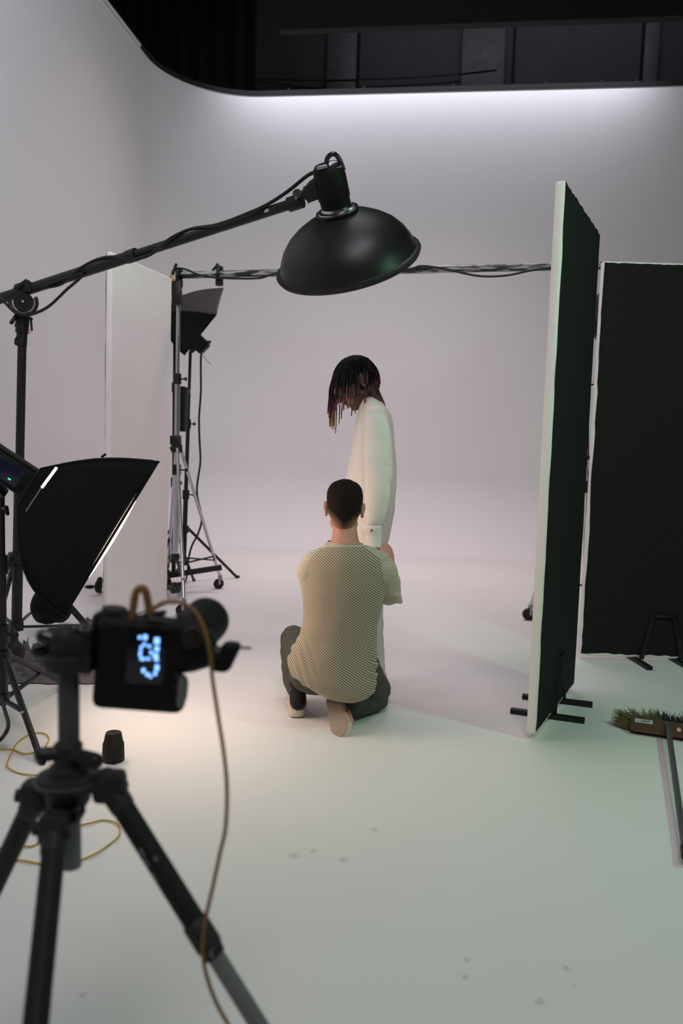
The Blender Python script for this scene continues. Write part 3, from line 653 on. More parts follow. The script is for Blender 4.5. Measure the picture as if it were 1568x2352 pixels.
# softbox behind the right boards
rim3 = [P(1358, 700, 5.9), P(1392, 850, 5.9), P(1420, 820, 6.5), P(1384, 662, 6.5)]
b3 = [P(1450, 700, 5.95), P(1470, 740, 5.95), P(1480, 730, 6.15), P(1460, 690, 6.15)]
sb3, n3, bc3, rc3 = softbox([P(1352, 690, 6.6), P(1340, 740, 6.0), P(1400, 830, 6.0), P(1398, 655, 6.6)], b3, 'black softbox glimpsed between the two right foam boards', .05, 'diffuser_right', .01, dbulge=.01)
lsr = light_stand('light_stand', V((2.28, 6.05, 0)), [V((2.6, 6.3, 0)), V((1.95, 6.3, 0)), V((2.3, 5.6, 0))], V((bc3.x, 6.05, bc3.z)), .5, .1, .018, 'black stand of the softbox hidden behind the right foam boards', 'black')

# ------------------------------------------------------------------ clutter on the floor, left
def sack(name, shapes, label, cat, m='fabric_black', vox=.012, wr=None):
    b = MB()
    for s_ in shapes: b.ell(*s_) if len(s_) == 2 else b.cap(*s_)
    b.remesh(vox, 4, wr or (lambda c: .006*noise.noise(c*14))); return tag(b.build(name, m), label, cat)
g = G(118, 1462); Yg = 5.15
sack('sandbag', [(P(100, 1392, 4.95), (.075, .10, .11)), (P(140, 1398, 4.9), (.062, .10, .085)), (P(120, 1362, 4.92), (.10, .07, .05)), (P(112, 1415, 4.9), (.07, .08, .05))], 'black saddle sandbag hanging below the nearest softbox', 'sandbag')
sack('sandbag', [(P(18, 1480, 3.75), (.045, .07, .09)), (P(35, 1500, 3.72), (.04, .07, .045)), (P(4, 1500, 3.75), (.04, .06, .06))], 'dark brown sandbag slung on the stand at the left edge', 'sandbag', 'rubber')
def crumple(name, px, label, m, h=.06, seed=0, cat='sheet', sc=9):
    pts = [G(*q) for q in px]; b = MB(); n = 34; vs = []; A_, B_, C_, D_ = pts
    for i in range(n+1):
        for j in range(n+1):
            u, v = i/n, j/n; p = A_.lerp(B_, u).lerp(D_.lerp(C_, u), v); ed = min(u, v, 1-u, 1-v)
            q = V((u*sc, v*sc, seed)); hh_ = h*(abs(noise.noise(q*.5))+.5*abs(noise.noise(q*1.7))+.3*abs(noise.noise(q*4)))*min(1, ed*6)+.006
            sh = V((noise.noise(q*.8+V((9, 0, 0))), noise.noise(q*.8+V((0, 9, 0))), 0))*.03
            vs.append(p+sh+EZ*hh_)
    b.add(vs, [[i*(n+1)+j, (i+1)*(n+1)+j, (i+1)*(n+1)+j+1, i*(n+1)+j+1] for i in range(n) for j in range(n)])
    o = b.build(name, m, ang=25); md = o.modifiers.new('s', 'SOLIDIFY'); md.thickness = .002
    return tag(o, label, cat)
crumple('plastic_sheet', [(5, 1552), (215, 1550), (165, 1505), (20, 1508)], 'crumpled dark shiny sheet on the floor at the left', 'plastic_sheet', .13, 2, 'sheet', 12)
crumple('cloth', [(-10, 1572), (225, 1572), (230, 1520), (-20, 1525)], 'grey cloth spread under the crumpled shiny sheet', 'grey_cloth', .10, 6, 'cloth')
crumple('cloth', [(190, 1448), (232, 1450), (228, 1432), (192, 1428)], 'small folded grey cloth at the foot of the left foam board', 'grey_cloth', .05, 9, 'cloth')
c = MB().tube(spline([G(50, 1425, .01), G(75, 1405, .01), G(110, 1385, .01), G(165, 1356, .015), G(200, 1350, .015), G(222, 1347, .02), G(232, 1360, .02)]), .010, 8).build('power_cable', 'black')
tag(c, 'black cable crossing the floor behind the sandbag', 'cable')
b = MB(); b.bar(G(198, 1350, .02), G(212, 1348, .02), .04, .035, .006); tag(b.build('cable_connector', 'black'), 'black plug connector on the cable behind the sandbag', 'connector')
sack('stand_weight', [(P(226, 1348, 6.3), (.03, .05, .05)), (P(229, 1336, 6.3), (.02, .04, .04))], 'dark bundle at the back edge of the left foam board', 'bundle', 'rubber', .01)
# coiled cable heap at the chrome stand
b = MB()
for k in range(5):
    cpt = G(398+k*2, 1350, .03+.02*k); b.tube(spline([cpt+V((.07*math.cos(a)*(1-.1*k), .12*math.sin(a), .02*math.sin(3*a+k))) for a in [i*.7 for i in range(10)]], 4), .008, 6)
tag(b.build('cable_coil', 'black'), 'tangled black cable at the foot of the chrome stand', 'cable')
# yellow cord
yl = [(-40, 1715), (0, 1720), (30, 1722), (55, 1731), (80, 1728), (130, 1718), (110, 1719), (105, 1712), (112, 1700), (108, 1688), (90, 1683), (65, 1688), (40, 1705), (27, 1728), (17, 1750), (18, 1762), (45, 1776), (90, 1781), (140, 1786)]
c = MB().tube(spline([G(x, y, .004+.004*(i % 2)) for i, (x, y) in enumerate(yl)]), .0030, 6).build('yellow_cord', 'yellow'); tag(c, 'thin yellow cord curling over the floor at the left stand leg', 'cord')
yl = [(-30, 1745), (20, 1738), (55, 1734), (78, 1728), (60, 1727), (30, 1732), (-30, 1738)]
yl2 = [(35, 1975), (60, 1978), (95, 1984), (140, 1986), (180, 1977), (220, 1960), (250, 1940), (272, 1920), (274, 1900), (262, 1888), (235, 1884), (205, 1891), (175, 1897), (120, 1908), (80, 1941), (45, 1944), (-20, 1950)]
c = MB().tube(spline([G(x, y, .004+.003*(i % 2)) for i, (x, y) in enumerate(yl2)]), .0030, 6).build('yellow_cord', 'yellow'); tag(c, 'yellow cord looping on the floor between the camera tripod legs', 'cord')
# rubber cap
g = G(260, 1746); cu = thing('lamp_cap', g, 'dark plastic lamp cap standing upright on the floor near the tripod', 'cap')
sc_ = g.y/1850*1.0
prof = [(.0415, .0), (.0425, .006), (.0425, .010), (.0405, .068), (.0385, .071), (.0375, .072), (.0300, .108), (.0285, .111), (.0265, .1115)]
MB().lathe(prof+[(.007, .1115)], g, EZ, 44).build('cap_body', 'rubber', cu)
MB().torus(g+EZ*.1115, EZ, .022, .0012, 40, 6).torus(g+EZ*.1115, EZ, .017, .001, 40, 6).build('cap_ring', 'fabric_dark', cu)
MB().cyl(g+EZ*.111, g+EZ*.1122, .0075, n=20).build('cap_hole', 'void', cu)
MB().box(g+V((.014, -.041, .004)), (.016, .008, .008), None, .001).build('cap_latch', 'rubber', cu)

# ------------------------------------------------------------------ broom
A_ = G(1446, 1683); B_ = G(1568, 1701); bdx = (B_-A_).normalized(); bny = V((-bdx.y, bdx.x, 0)); Lb = .56
br = thing('broom', A_, 'wide floor broom lying at the right edge with olive and black bristles', 'broom')
tilt = (EZ*.92+bny*.39).normalized(); bn2 = tilt.cross(bdx).normalized()
if bn2.y < 0: bn2 = -bn2
b = MB(); pol = [(0, .0), (.02, -.004), (Lb, -.004), (Lb, .068), (.24, .068), (.215, .060), (.13, .060), (.10, .068), (.015, .068), (0, .055)]
b.prism(pol, A_+EZ*.012, bdx, tilt, .045); b.build('block', 'wood', br, ang=30)
MB().box(A_+bdx*.055+tilt*.045-bn2*.024+EZ*.012, (.075, .017, .001), (bdx, tilt, bn2)).build('label_plate', 'label_white', br)
b = MB()
for k in range(7): b.box(A_+bdx*(.048+.005*k)+tilt*(.045+.002*(k % 2))-bn2*.0247+EZ*.012, (.003, .006, .0006), (bdx, tilt, bn2))
b.build('label_print', 'ink', br)
MB().cyl(A_+bdx*.20+tilt*.03-bn2*.026+EZ*.012, A_+bdx*.20+tilt*.03-bn2*.02+EZ*.012, .009).build('screw', 'label_white', br)
def bristles(s0, s1, n, ln, m, flare=0, seed=1):
    rnd = random.Random(seed); b = MB()
    for k in range(n):
        s_ = s0+(s1-s0)*rnd.random(); h = .004+.06*rnd.random()
        p = A_+bdx*s_+tilt*h+bn2*.02+EZ*.012
        d = bn2*.72+tilt*(.15+.62*rnd.random())+bdx*(.35*(rnd.random()-.5)-flare*max(0, 1-(s_-s0)/(.08)))
        if p.z + d.normalized().z*ln < .006: d.z = abs(d.z)*.3
        q = p+d.normalized()*ln*(.75+.4*rnd.random()); b.tube([p, q], [.0016, .0008], 4, caps=False)
    o = b.build('bristles', m, br); o['kind'] = 'stuff'; return o
plabel(bristles(-.016, .13, 700, .080, 'bristle', 1.3, 1), 'olive bristles flaring at the end of the broom')
plabel(bristles(.10, .29, 1100, .072, 'bristle_black', 0, 2), 'black bristles in the middle of the broom')
plabel(bristles(.28, .55, 500, .055, 'bristle', 0, 3), 'olive bristles at the cut off side')
h0 = A_+bdx*.155+tilt*.045-bn2*.02+EZ*.012; h1 = G(1572, 1950, .035); hdn = (h1-h0).normalized()
MB().tube([h0, h0.lerp(h1, .1), h1], .0115, 16).build('handle', 'handle', br)
MB().tube([h1-hdn*.01, h1+hdn*.05], .0135, 16).build('end_cap', 'rubber', br)
MB().lathe([(.016, 0), (.014, .03)], h0, hdn, 16).build('socket', 'handle', br)

# ------------------------------------------------------------------ people helpers
def frame(fwd, upish):
    f = V(fwd).normalized(); u = (V(upish)-f*V(upish).dot(f)).normalized(); r = f.cross(u).normalized(); return r, f, u
def head_shapes(b, c, F, k=1.0, ears=True):
    r, f, u = F
    def q(x, y, z): return V(c)+(r*x+f*y+u*z)*k
    def e(x, y, z, a, bb, cc): b.ell(q(x, y, z), (a*k, bb*k, cc*k), (r, f, u))
    e(0, -.012, .035, .075, .097, .083); e(0, -.03, .0, .066, .075, .07); e(0, .028, -.03, .062, .066, .075)
    e(0, .045, -.075, .048, .045, .035); e(0, .068, -.098, .024, .023, .019)
    for s_ in (-1, 1):
        e(s_*.042, .055, -.022, .022, .028, .020); e(s_*.03, .088, .018, .022, .012, .008); e(s_*.031, .079, -.002, .014, .012, .009)
        e(s_*.045, .01, -.065, .018, .04, .022); b.cap(q(s_*.011, .098, -.038), q(s_*.012, .092, -.036), .008*k, .008*k)
        if ears:
            e(s_*.080, -.012, -.006, .009, .018, .031); e(s_*.086, -.022, .005, .008, .010, .024); e(s_*.080, -.006, -.032, .008, .009, .010)
    b.cap(q(0, .090, .006), q(0, .112, -.034), .0085*k, .0125*k)
    e(0, .093, -.060, .024, .011, .0065); e(0, .091, -.071, .021, .011, .007)
    return q
def hand(b, w_, fwd, nrm_, thumb, curl, k=1.0, spread=.10):
    r, f, u = frame(fwd, nrm_); q = lambda x, y, z: V(w_)+(r*x+f*y+u*z)*k      # x across, y along, z back of hand
    b.loft([(q(0, -.01, 0), r*.026*k, u*.019*k), (q(0, .02, 0), r*.034*k, u*.018*k), (q(0, .055, 0), r*.041*k, u*.016*k), (q(0, .083, -.002), r*.040*k, u*.013*k)], 16)
    for i, (x, L_) in enumerate(((-.031, .074), (-.010, .084), (.011, .080), (.030, .062))):
        x = x*(-thumb); d = (f+r*x*spread*8).normalized(); p = q(x, .08, -.001); a = math.radians(curl*.55); rad = .0095*k
        for sgi, fr in enumerate((.45, .30, .25)):
            dd = (d*math.cos(a)-u*math.sin(a)).normalized(); p2 = p+dd*L_*fr*k; b.cap(p, p2, rad, rad*.9, 12); p = p2; rad *= .9; a += math.radians(curl)
    p = q(-thumb*-.030, .018, -.006); d = (f*.75+r*(thumb*.65)-u*.35).normalized()
    p2 = p+d*.038*k; b.cap(p, p2, .0145*k, .011*k, 12); d2 = (f*.9+r*thumb*.05-u*.45).normalized(); p3 = p2+d2*.030*k; b.cap(p2, p3, .0105*k, .010*k, 12); b.cap(p3, p3+d2*.018*k, .010*k, .0085*k, 12)
def sec(px, py, Y, hw, hd, A=V((1, 0, 0)), B=V((0, 1, 0)), sc=None):
    k = Y/1850; return (P(px, py, Y), V(A)*hw*k, V(B)*hd)

# ------------------------------------------------------------------ standing person
S = 4.0
sp = thing('person', G(846, 1588), 'standing person in a white sweatshirt with head bowed and dark hanging locks', 'person')
HF = frame(V((-math.cos(math.radians(36)), -.18, -math.sin(math.radians(36)))), V((-.45, 0, 1)))
hcS = P(816, 878, S)
b = MB(); hq = head_shapes(b, hcS, HF, 1.02)
nkb = P(858, 936, S+.01); b.cap(hq(0, -.03, -.06), nkb, .054, .060)
tor = [sec(862, 945, S, 22, .09), sec(862, 968, S, 30, .13), sec(858, 1010, S, 36, .13), sec(854, 1080, S, 36, .12), sec(850, 1140, S, 34, .12), sec(848, 1190, S, 34, .13), sec(848, 1215, S, 30, .13)]
b.loft(tor, 24)
# arms: left one near the camera, right one behind
shL = P(864, 972, S-.15); elL = P(866, 1110, S-.19); wrL = P(855, 1256, S-.18)
b.cap(shL, elL, .046, .036); b.cap(elL, wrL, .036, .027); hand(b, wrL+V((0, 0, -.01)), V((.06, .12, -1)), V((.25, -1, 0)), -1, 24)
shR = P(860, 975, S+.14); elR = P(852, 1110, S+.17); wrR = P(842, 1240, S+.16)
b.cap(shR, elR, .052, .040); b.cap(elR, wrR, .040, .027); hand(b, wrR, V((-.15, 0, -1)), V((.25, 1, 0)), 1, 24)
for s_ in (-1, 1):
    hp = P(848, 1215, S+s_*.08); kn = P(851, 1390, S+s_*.10); an = P(856, 1556, S+s_*.10)
    b.cap(hp, kn, .070, .048); b.cap(kn, an, .046, .034); b.cap(an, V((an.x, an.y, .05)), .038, .040); b.cap(V((an.x, an.y, .05)), V((an.x-.15, an.y, .04)), .042, .034)
b.remesh(.0055, 2); b.build('body', 'skin_dark', sp, ang=180)
# hair
b = MB(); b.ell(hcS+(HF[1]*-.014+HF[2]*.040)*1.02, (.083, .103, .086), HF, 24); b.ell(hcS+(HF[1]*-.045-HF[2]*.0)*1.02, (.072, .07, .075), HF)
b.remesh(.006, 1, lambda c: .004*noise.noise(c*60)); b.build('hair_cap', 'hair_black', sp, ang=180)
rnd = random.Random(5); b = MB(); nd = 0
ctr = hcS+(HF[1]*-.012+HF[2]*.030)*1.02
def outside(p, rad=(.088, .108, .092)):
    d = p-ctr; l = V((d.dot(HF[0])/rad[0], d.dot(HF[1])/rad[1], d.dot(HF[2])/rad[2])); return l.length, d
for k in range(185):
    az = rnd.uniform(-math.pi, math.pi); el_ = math.asin(rnd.uniform(.02, 1.0))
    if k >= 135: az = rnd.uniform(math.pi*.62, math.pi*1.38); el_ = math.asin(rnd.uniform(-.55, .25))
    x, y, z = math.cos(el_)*math.sin(az), math.cos(el_)*math.cos(az), math.sin(el_)
    if y > .80 and z < .38: continue
    if k < 135 and y < .75 and abs(x) > .55 and z < .12: continue
    if x < -.05 and .35 < y < .85 and z < .7 and rnd.random() < .6: continue
    p = ctr+HF[0]*x*.086+HF[1]*y*.106+HF[2]*z*.090
    front = y > .35
    vel = (HF[0]*x+HF[1]*y+HF[2]*z)*.3+V((0, 0, -.6)); Ln = rnd.uniform(.19, .30) if front else rnd.uniform(.15, .24)
    back_ = y < -.3
    if back_: Ln = rnd.uniform(.17, .23)
    if k >= 135: Ln = rnd.uniform(.06, .12); vel = (HF[0]*x+HF[1]*y)*1.1+V((0, 0, -.8))
    pts = [p.copy()]; st = .011; n_ = int(Ln/st); vel = vel.normalized(); wob = rnd.uniform(0, 6)
    tanbias = HF[1]*(.35 if front else 0)
    for i in range(n_):
        vel = (vel*.72+V((0, 0, -1))*.30+tanbias*(.05 if i < 5 else 0)+V((noise.noise(V((wob, i*.35, 0))), noise.noise(V((wob, 5, i*.35))), 0))*.10).normalized()
        p = p+vel*st; l, d = outside(p)
        if l < 1.0: p = ctr+d/max(l, .3)
        # keep clear of the neck and shoulders
        pts.append(p.copy())
    if len(pts) < 4: continue
    nseg = len(pts); i1 = int(nseg*rnd.uniform(.50, .65)); i2 = int(nseg*rnd.uniform(.80, .88))
    r_ = rnd.uniform(.0036, .0052)
    tip_l = (not back_)
    groups = [(0, i1, 0), (i1, i2 if tip_l else nseg-1, 1)]+([(i2, nseg-1, 2)] if tip_l else [])
    for a0_, a1_, mi in groups:
        if a1_ > a0_:
            seg = pts[a0_:a1_+1]; b.tube(seg, [r_*(1-.35*(a0_+i)/nseg) for i in range(len(seg))], 6, mi)
hr = b.build('hair', ['hair_black', 'hair_burgundy', 'hair_blond'], sp); plabel(hr, 'thin dark locks with burgundy and bleached tips')
MB().ell(hq(-.088*(1), -.008, -.036) if False else hcS+HF[0]*(-.088 if HF[0].y > 0 else .088)+HF[1]*-.006+HF[2]*-.034, (.004, .004, .004)).build('earring', 'earring', sp)
# sweatshirt
def wr_sw(c):
    return .010*noise.noise(V((c.x*11, c.y*9, c.z*2.6)))+.005*noise.noise(V((c.x*24+c.z*6, c.y*20, c.z*7)))
b = MB()
b.loft([sec(862, 917, S, 20, .065, V((1, 0, -.45))), sec(862, 926, S, 30, .11, V((1, 0, -.38))), sec(863, 940, S, 37, .145, V((1, 0, -.25))), sec(862, 965, S, 42, .15, V((1, 0, -.1))), sec(859, 1000, S, 47, .15), sec(856, 1040, S, 52, .15), sec(853, 1080, S, 56, .15), sec(850, 1120, S, 59, .15),
        sec(847, 1165, S, 60, .15), sec(846, 1200, S, 55, .155), sec(843, 1235, S, 49, .16), sec(842, 1256, S, 46, .16), sec(842, 1260, S, 42, .15)], 32)
b.remesh(.008, 3, wr_sw); sw = b.build('sweatshirt', 'sweat', sp, ang=180)
for sgn, nm in ((-1, 'left'), (1, 'right')):
    Ys = S+sgn*.185
    b = MB(); kk = [(862, 946, 16, .040, 0), (862, 960, 25, .062, 0), (864, 990, 30, .070, 0), (866, 1040, 33, .074, 0), (868, 1090, 34, .074, 0), (866, 1135, 31, .07, 0), (861, 1165, 27, .064, 0), (856, 1188, 24, .058, 0), (854, 1200, 22, .053, 0), (854, 1207, 19, .046, 0)]
    b.loft([sec(x, y, Ys+dy*sgn*0, hw, hd) for x, y, hw, hd, dy in kk], 26)
    b.remesh(.007, 2, lambda c: .012*noise.noise(V((c.x*17, c.y*10, c.z*3.0)))+.007*noise.noise(V((c.x*16+c.z*9, c.y*9, c.z*5)))-.0035*math.exp(-((c.z-1.17+(c.x-.15)*.3)/.006)**2))
    sl = b.build('sleeve', 'sweat', sw, ang=180)
    Yc = Ys+.0
    b = MB(); b.loft([sec(854, 1203, Yc, 15, .034), sec(854, 1207, Yc, 23, .050), sec(854, 1214, Yc, 22, .049), sec(856, 1230, Yc, 18.5, .041), sec(857, 1245, Yc, 18.5, .041), sec(858, 1256, Yc, 19.5, .043), sec(858, 1257, Yc, 17, .039)], 40)
    b.remesh(.005, 1, lambda c: .0012*math.sin(c.x*700)*.5); b.build('cuff', 'sweat', sw, ang=180)
# embroidered letter on the cuff
def text_mesh(body, size, ext):
    cu_ = bpy.data.curves.new('t', 'FONT'); cu_.body = body; cu_.size = size; cu_.extrude = ext; cu_.align_x = 'CENTER'; cu_.align_y = 'CENTER'; cu_.resolution_u = 3
    o = bpy.data.objects.new('t', cu_); COL.objects.link(o); dg = bpy.context.evaluated_depsgraph_get()
    me = bpy.data.meshes.new_from_object(o.evaluated_get(dg)); v = [q.co.copy() for q in me.vertices]; f = [list(p.vertices) for p in me.polygons]
    bpy.data.objects.remove(o); bpy.data.curves.remove(cu_); return v, f
v, f = text_mesh('P', .022, .0006); o_ = P(853, 1220, S-.185-.0495)
b = MB(); b.add([o_+V((q.x, -q.z, q.y)) for q in v], f); b.build('embroidered_letter', 'ink', sw)
# trousers
b = MB()
b.loft([sec(850, 1190, S, 38, .145), sec(849, 1240, S, 39, .15), sec(849, 1300, S, 38, .15), sec(849, 1340, S, 33, .14)], 26)
for s_ in (-1, 1):
    Yl = S+s_*.10
    b.loft([sec(850, 1290, Yl, 34, .088), sec(850, 1350, Yl, 31, .082), sec(851, 1420, Yl, 28, .078), sec(854, 1480, Yl, 28, .075), sec(857, 1520, Yl, 27, .072), sec(859, 1548, Yl, 27, .070), sec(859, 1562, Yl, 24, .064)], 22)
b.remesh(.008, 2, lambda c: .006*noise.noise(V((c.x*16, c.y*12, c.z*9)))+.004*noise.noise(V((c.x*20, c.y*20, c.z*26)))*(1 if c.z < .35 else .3)); b.build('trousers', 'trouser_white', sp, ang=180)
for s_ in (-1, 1):
    an = P(858, 1560, S+s_*.11); b = MB(); h_ = V((an.x+.03, an.y, .045))
    b.loft([(h_+V((.035, 0, 0)), V((0, .02, 0)), V((0, 0, .03))), (h_+V((.02, 0, 0)), V((0, .036, 0)), V((0, 0, .045))), (h_+V((-.06, 0, .005)), V((0, .040, 0)), V((0, 0, .048))), (h_+V((-.14, 0, -.008)), V((0, .046, 0)), V((0, 0, .036))), (h_+V((-.22, 0, -.016)), V((0, .040, 0)), V((0, 0, .026))), (h_+V((-.25, 0, -.018)), V((0, .02, 0)), V((0, 0, .018)))], 20)
    b.remesh(.006, 2); b.build('shoe', 'sole', sp, ang=180)

# ------------------------------------------------------------------ kneeling person
K = 3.5
kp = thing('person', G(765, 1650), 'kneeling person seen from behind in a beige ribbed knit top and dark trousers', 'person')
HK = frame(V((.05, .975, -.20)), V((.02, .15, 1))); hcK = P(791, 1168, K+.05)
b = MB(); hk = head_shapes(b, hcK, HK, 1.0)
b.loft([sec(791, 1195, K+.04, 27, .055), sec(792, 1225, K+.02, 29, .057), sec(792, 1243, K, 33, .06), sec(793, 1258, K, 46, .065), sec(794, 1275, K, 60, .065), sec(795, 1292, K, 74, .07)], 24)
b.loft([sec(794, 1284, K, 74, .07), sec(793, 1310, K, 80, .09), sec(789, 1360, K, 78, .10), sec(784, 1430, K+.02, 70, .10), sec(777, 1490, K+.03, 76, .12), sec(767, 1545, K+.04, 78, .13), sec(770, 1570, K+.05, 60, .10)], 24)
for a_, b_, ra, rb in ((P(880, 1314, K), P(893, 1368, K+.12), .042, .038), (P(893, 1368, K+.12), P(896, 1300, K+.30), .036, .027), (P(712, 1314, K), P(718, 1368, K+.16), .040, .036), (P(718, 1368, K+.16), P(808, 1290, K+.33), .036, .027)): b.cap(a_, b_, ra, rb)
hand(b, P(896, 1302, K+.29), V((-.22, .22, .95)), V((.70, -.68, .2)), -1, 50, 1.0)
hand(b, P(808, 1292, K+.33), V((.55, .12, .75)), V((-.6, -.7, .3)), 1, 38, .95)
hpL, knL, anL = P(722, 1535, K+.05), P(672, 1462, K+.45), P(682, 1590, K+.14)
hpR, knR, anR = P(812, 1535, K+.05), P(856, 1606, K+.30), P(796, 1630, K+.04)
knR.z = .085; anR.z = .095
for h_, k_, a_ in ((hpL, knL, anL), (hpR, knR, anR)): b.cap(h_, k_, .070, .044); b.cap(k_, a_, .042, .034)
flt = G(683, 1648); b.cap(anL, flt+V((0, .04, .05)), .038, .036); b.cap(flt+V((0, .04, .05)), flt+V((-.01, .2, .04)), .040, .032)
toeR = G(791, 1690); heelR = P(766, 1592, K+.10); b.cap(anR, toeR.lerp(heelR, .6)+V((.02, .075, 0)), .032, .026); b.cap(toeR.lerp(heelR, .7)+V((.02, .07, 0)), toeR+V((.02, .055, .045)), .026, .020)
b.remesh(.0055, 2); b.build('body', 'skin_light', kp, ang=180)
# short hair with a faded nape
def fade_mat():
    m = mat('short dark brown hair', (0.012, 0.008, 0.006), 0.85, spec=0.15, nscale=250, nvar=.3, bump=.5, bscale=420); nt = m.node_tree; bs_ = nt.nodes['Principled BSDF']
    hcol = bs_.inputs['Base Color'].links[0].from_socket; tc = nt.nodes.new('ShaderNodeTexCoord'); sp_ = nt.nodes.new('ShaderNodeSeparateXYZ'); nt.links.new(tc.outputs['Object'], sp_.inputs[0])
    z0 = P(791, 1228, K).z-ORG[kp].z; z1_ = P(791, 1188, K).z-ORG[kp].z; xc = P(791, 1200, K).x-ORG[kp].x
    # hairline is a V at the nape: raise with distance from the middle
    s1 = nt.nodes.new('ShaderNodeMath'); s1.operation = 'SUBTRACT'; nt.links.new(sp_.outputs['X'], s1.inputs[0]); s1.inputs[1].default_value = xc
    ab = nt.nodes.new('ShaderNodeMath'); ab.operation = 'ABSOLUTE'; nt.links.new(s1.outputs[0], ab.inputs[0])
    ml = nt.nodes.new('ShaderNodeMath'); ml.operation = 'MULTIPLY'; nt.links.new(ab.outputs[0], ml.inputs[0]); ml.inputs[1].default_value = .85
    sb_ = nt.nodes.new('ShaderNodeMath'); sb_.operation = 'SUBTRACT'; nt.links.new(sp_.outputs['Z'], sb_.inputs[0]); nt.links.new(ml.outputs[0], sb_.inputs[1])
    n = nt.nodes.new('ShaderNodeTexNoise'); n.inputs['Scale'].default_value = 160; nt.links.new(tc.outputs['Object'], n.inputs['Vector'])
    nn = nt.nodes.new('ShaderNodeMath'); nn.operation = 'MULTIPLY_ADD'; nt.links.new(n.outputs['Fac'], nn.inputs[0]); nn.inputs[1].default_value = .05; nt.links.new(sb_.outputs[0], nn.inputs[2])
    mr = nt.nodes.new('ShaderNodeMapRange'); mr.inputs[1].default_value = z0+.005; mr.inputs[2].default_value = z1_+.012; mr.interpolation_type = 'SMOOTHSTEP'; nt.links.new(nn.outputs[0], mr.inputs[0])
    mx = nt.nodes.new('ShaderNodeMix'); mx.data_type = 'RGBA'; mx.inputs['A'].default_value = (.50, .27, .19, 1); nt.links.new(hcol, mx.inputs['B']); nt.links.new(mr.outputs[0], mx.inputs['Factor']); nt.links.new(mx.outputs['Result'], bs_.inputs['Base Color']); return m
M['fade'] = fade_mat()
b = MB(); b.ell(hcK+HK[1]*-.020+HK[2]*.042, (.0805, .098, .086), HK, 26); b.ell(hcK+HK[1]*-.030+HK[2]*.052+HK[0]*.028, (.052, .075, .066), HK, 22); b.ell(hcK+HK[1]*-.030+HK[2]*.052-HK[0]*.028, (.052, .075, .066), HK, 22); b.ell(hcK+HK[1]*-.030+HK[2]*.004, (.0765, .082, .078), HK, 22); b.ell(hcK+HK[1]*-.040-HK[2]*.040, (.058, .060, .060), HK, 20)
b.remesh(.0045, 3, lambda c: .0012*noise.noise(c*150)); b.build('hair', M['fade'], kp, ang=180)
# knit top
def wr_k(c):
    h0_ = P(664, 1515, K); d_ = V((c.x-h0_.x, 0, c.z-h0_.z)).length; g_ = max(0, 1-d_/.16)
    r1_ = P(872, 1535, K); d2 = V((c.x-r1_.x, 0, c.z-r1_.z)).length; g2 = max(0, 1-d2/.12)
    return .003*noise.noise(V((c.x*14, c.y*10, c.z*9)))+.007*g_*math.sin((c.x*.9+c.z*.35)*190)+.005*g2*math.sin((c.x*.5+c.z*.9)*170)
b = MB()
b.loft([sec(793, 1251, K, 44, .072), sec(794, 1258, K, 56, .085), sec(795, 1268, K, 72, .098), sec(795, 1282, K, 90, .110), sec(794, 1305, K, 99, .12), sec(790, 1350, K, 97, .13), sec(785, 1400, K+.01, 91, .135), sec(782, 1430, K+.01, 88, .135),
        sec(776, 1465, K+.02, 92, .145), sec(766, 1495, K+.03, 101, .16), sec(764, 1525, K+.03, 106, .17), sec(766, 1550, K+.02, 103, .17, V((1, 0, -.04))), sec(774, 1573, K+.01, 90, .155, V((1, 0, -.10))), sec(780, 1590, K, 64, .125, V((1, 0, -.14))), sec(782, 1597, K, 46, .10, V((1, 0, -.14)))], 36)
b.remesh(.0075, 3, wr_k); kt = b.build('knit_top', 'knit', kp, ang=180)
MB().loft([sec(792, 1246, K, 41, .064, V((1, 0, -.05))), sec(792, 1250, K, 45, .070, V((1, 0, -.05))), sec(793, 1256, K, 50, .075, V((1, 0, -.05))), sec(793, 1262, K, 58, .082, V((1, 0, -.05)))], 40, caps=False).build('collar', 'knit_sleeve', kt, ang=180)
for sgn in (-1, 1):
    b = MB()
    if sgn > 0:
        sh, el, wr_ = P(882, 1312, K-.005), P(893, 1362, K+.10), P(896, 1335, K+.22); b.cap(P(836, 1276, K-.0), P(870, 1292, K), .048, .055); b.cap(P(862, 1300, K), sh, .060, .060); b.cap(sh, el, .060, .056); b.cap(el, wr_, .056, .048)
        b.torus(P(890, 1362, K+.08), V((.3, .2, 1)), .056, .012, 30, 8); b.torus(P(898, 1372, K+.10), V((.4, .1, 1)), .045, .014, 30, 8)
    else:
        sh, el, wr_ = P(711, 1312, K-.005), P(718, 1364, K+.14), P(760, 1330, K+.25); b.cap(P(752, 1276, K-.0), P(722, 1292, K), .046, .055); b.cap(P(726, 1300, K), sh, .058, .060); b.cap(sh, el, .058, .052); b.cap(el, wr_, .052, .044)
    b.remesh(.0075, 3, lambda c: .003*noise.noise(V((c.x*12, c.y*12, c.z*30)))); b.build('sleeve', 'knit_sleeve', kt, ang=180)
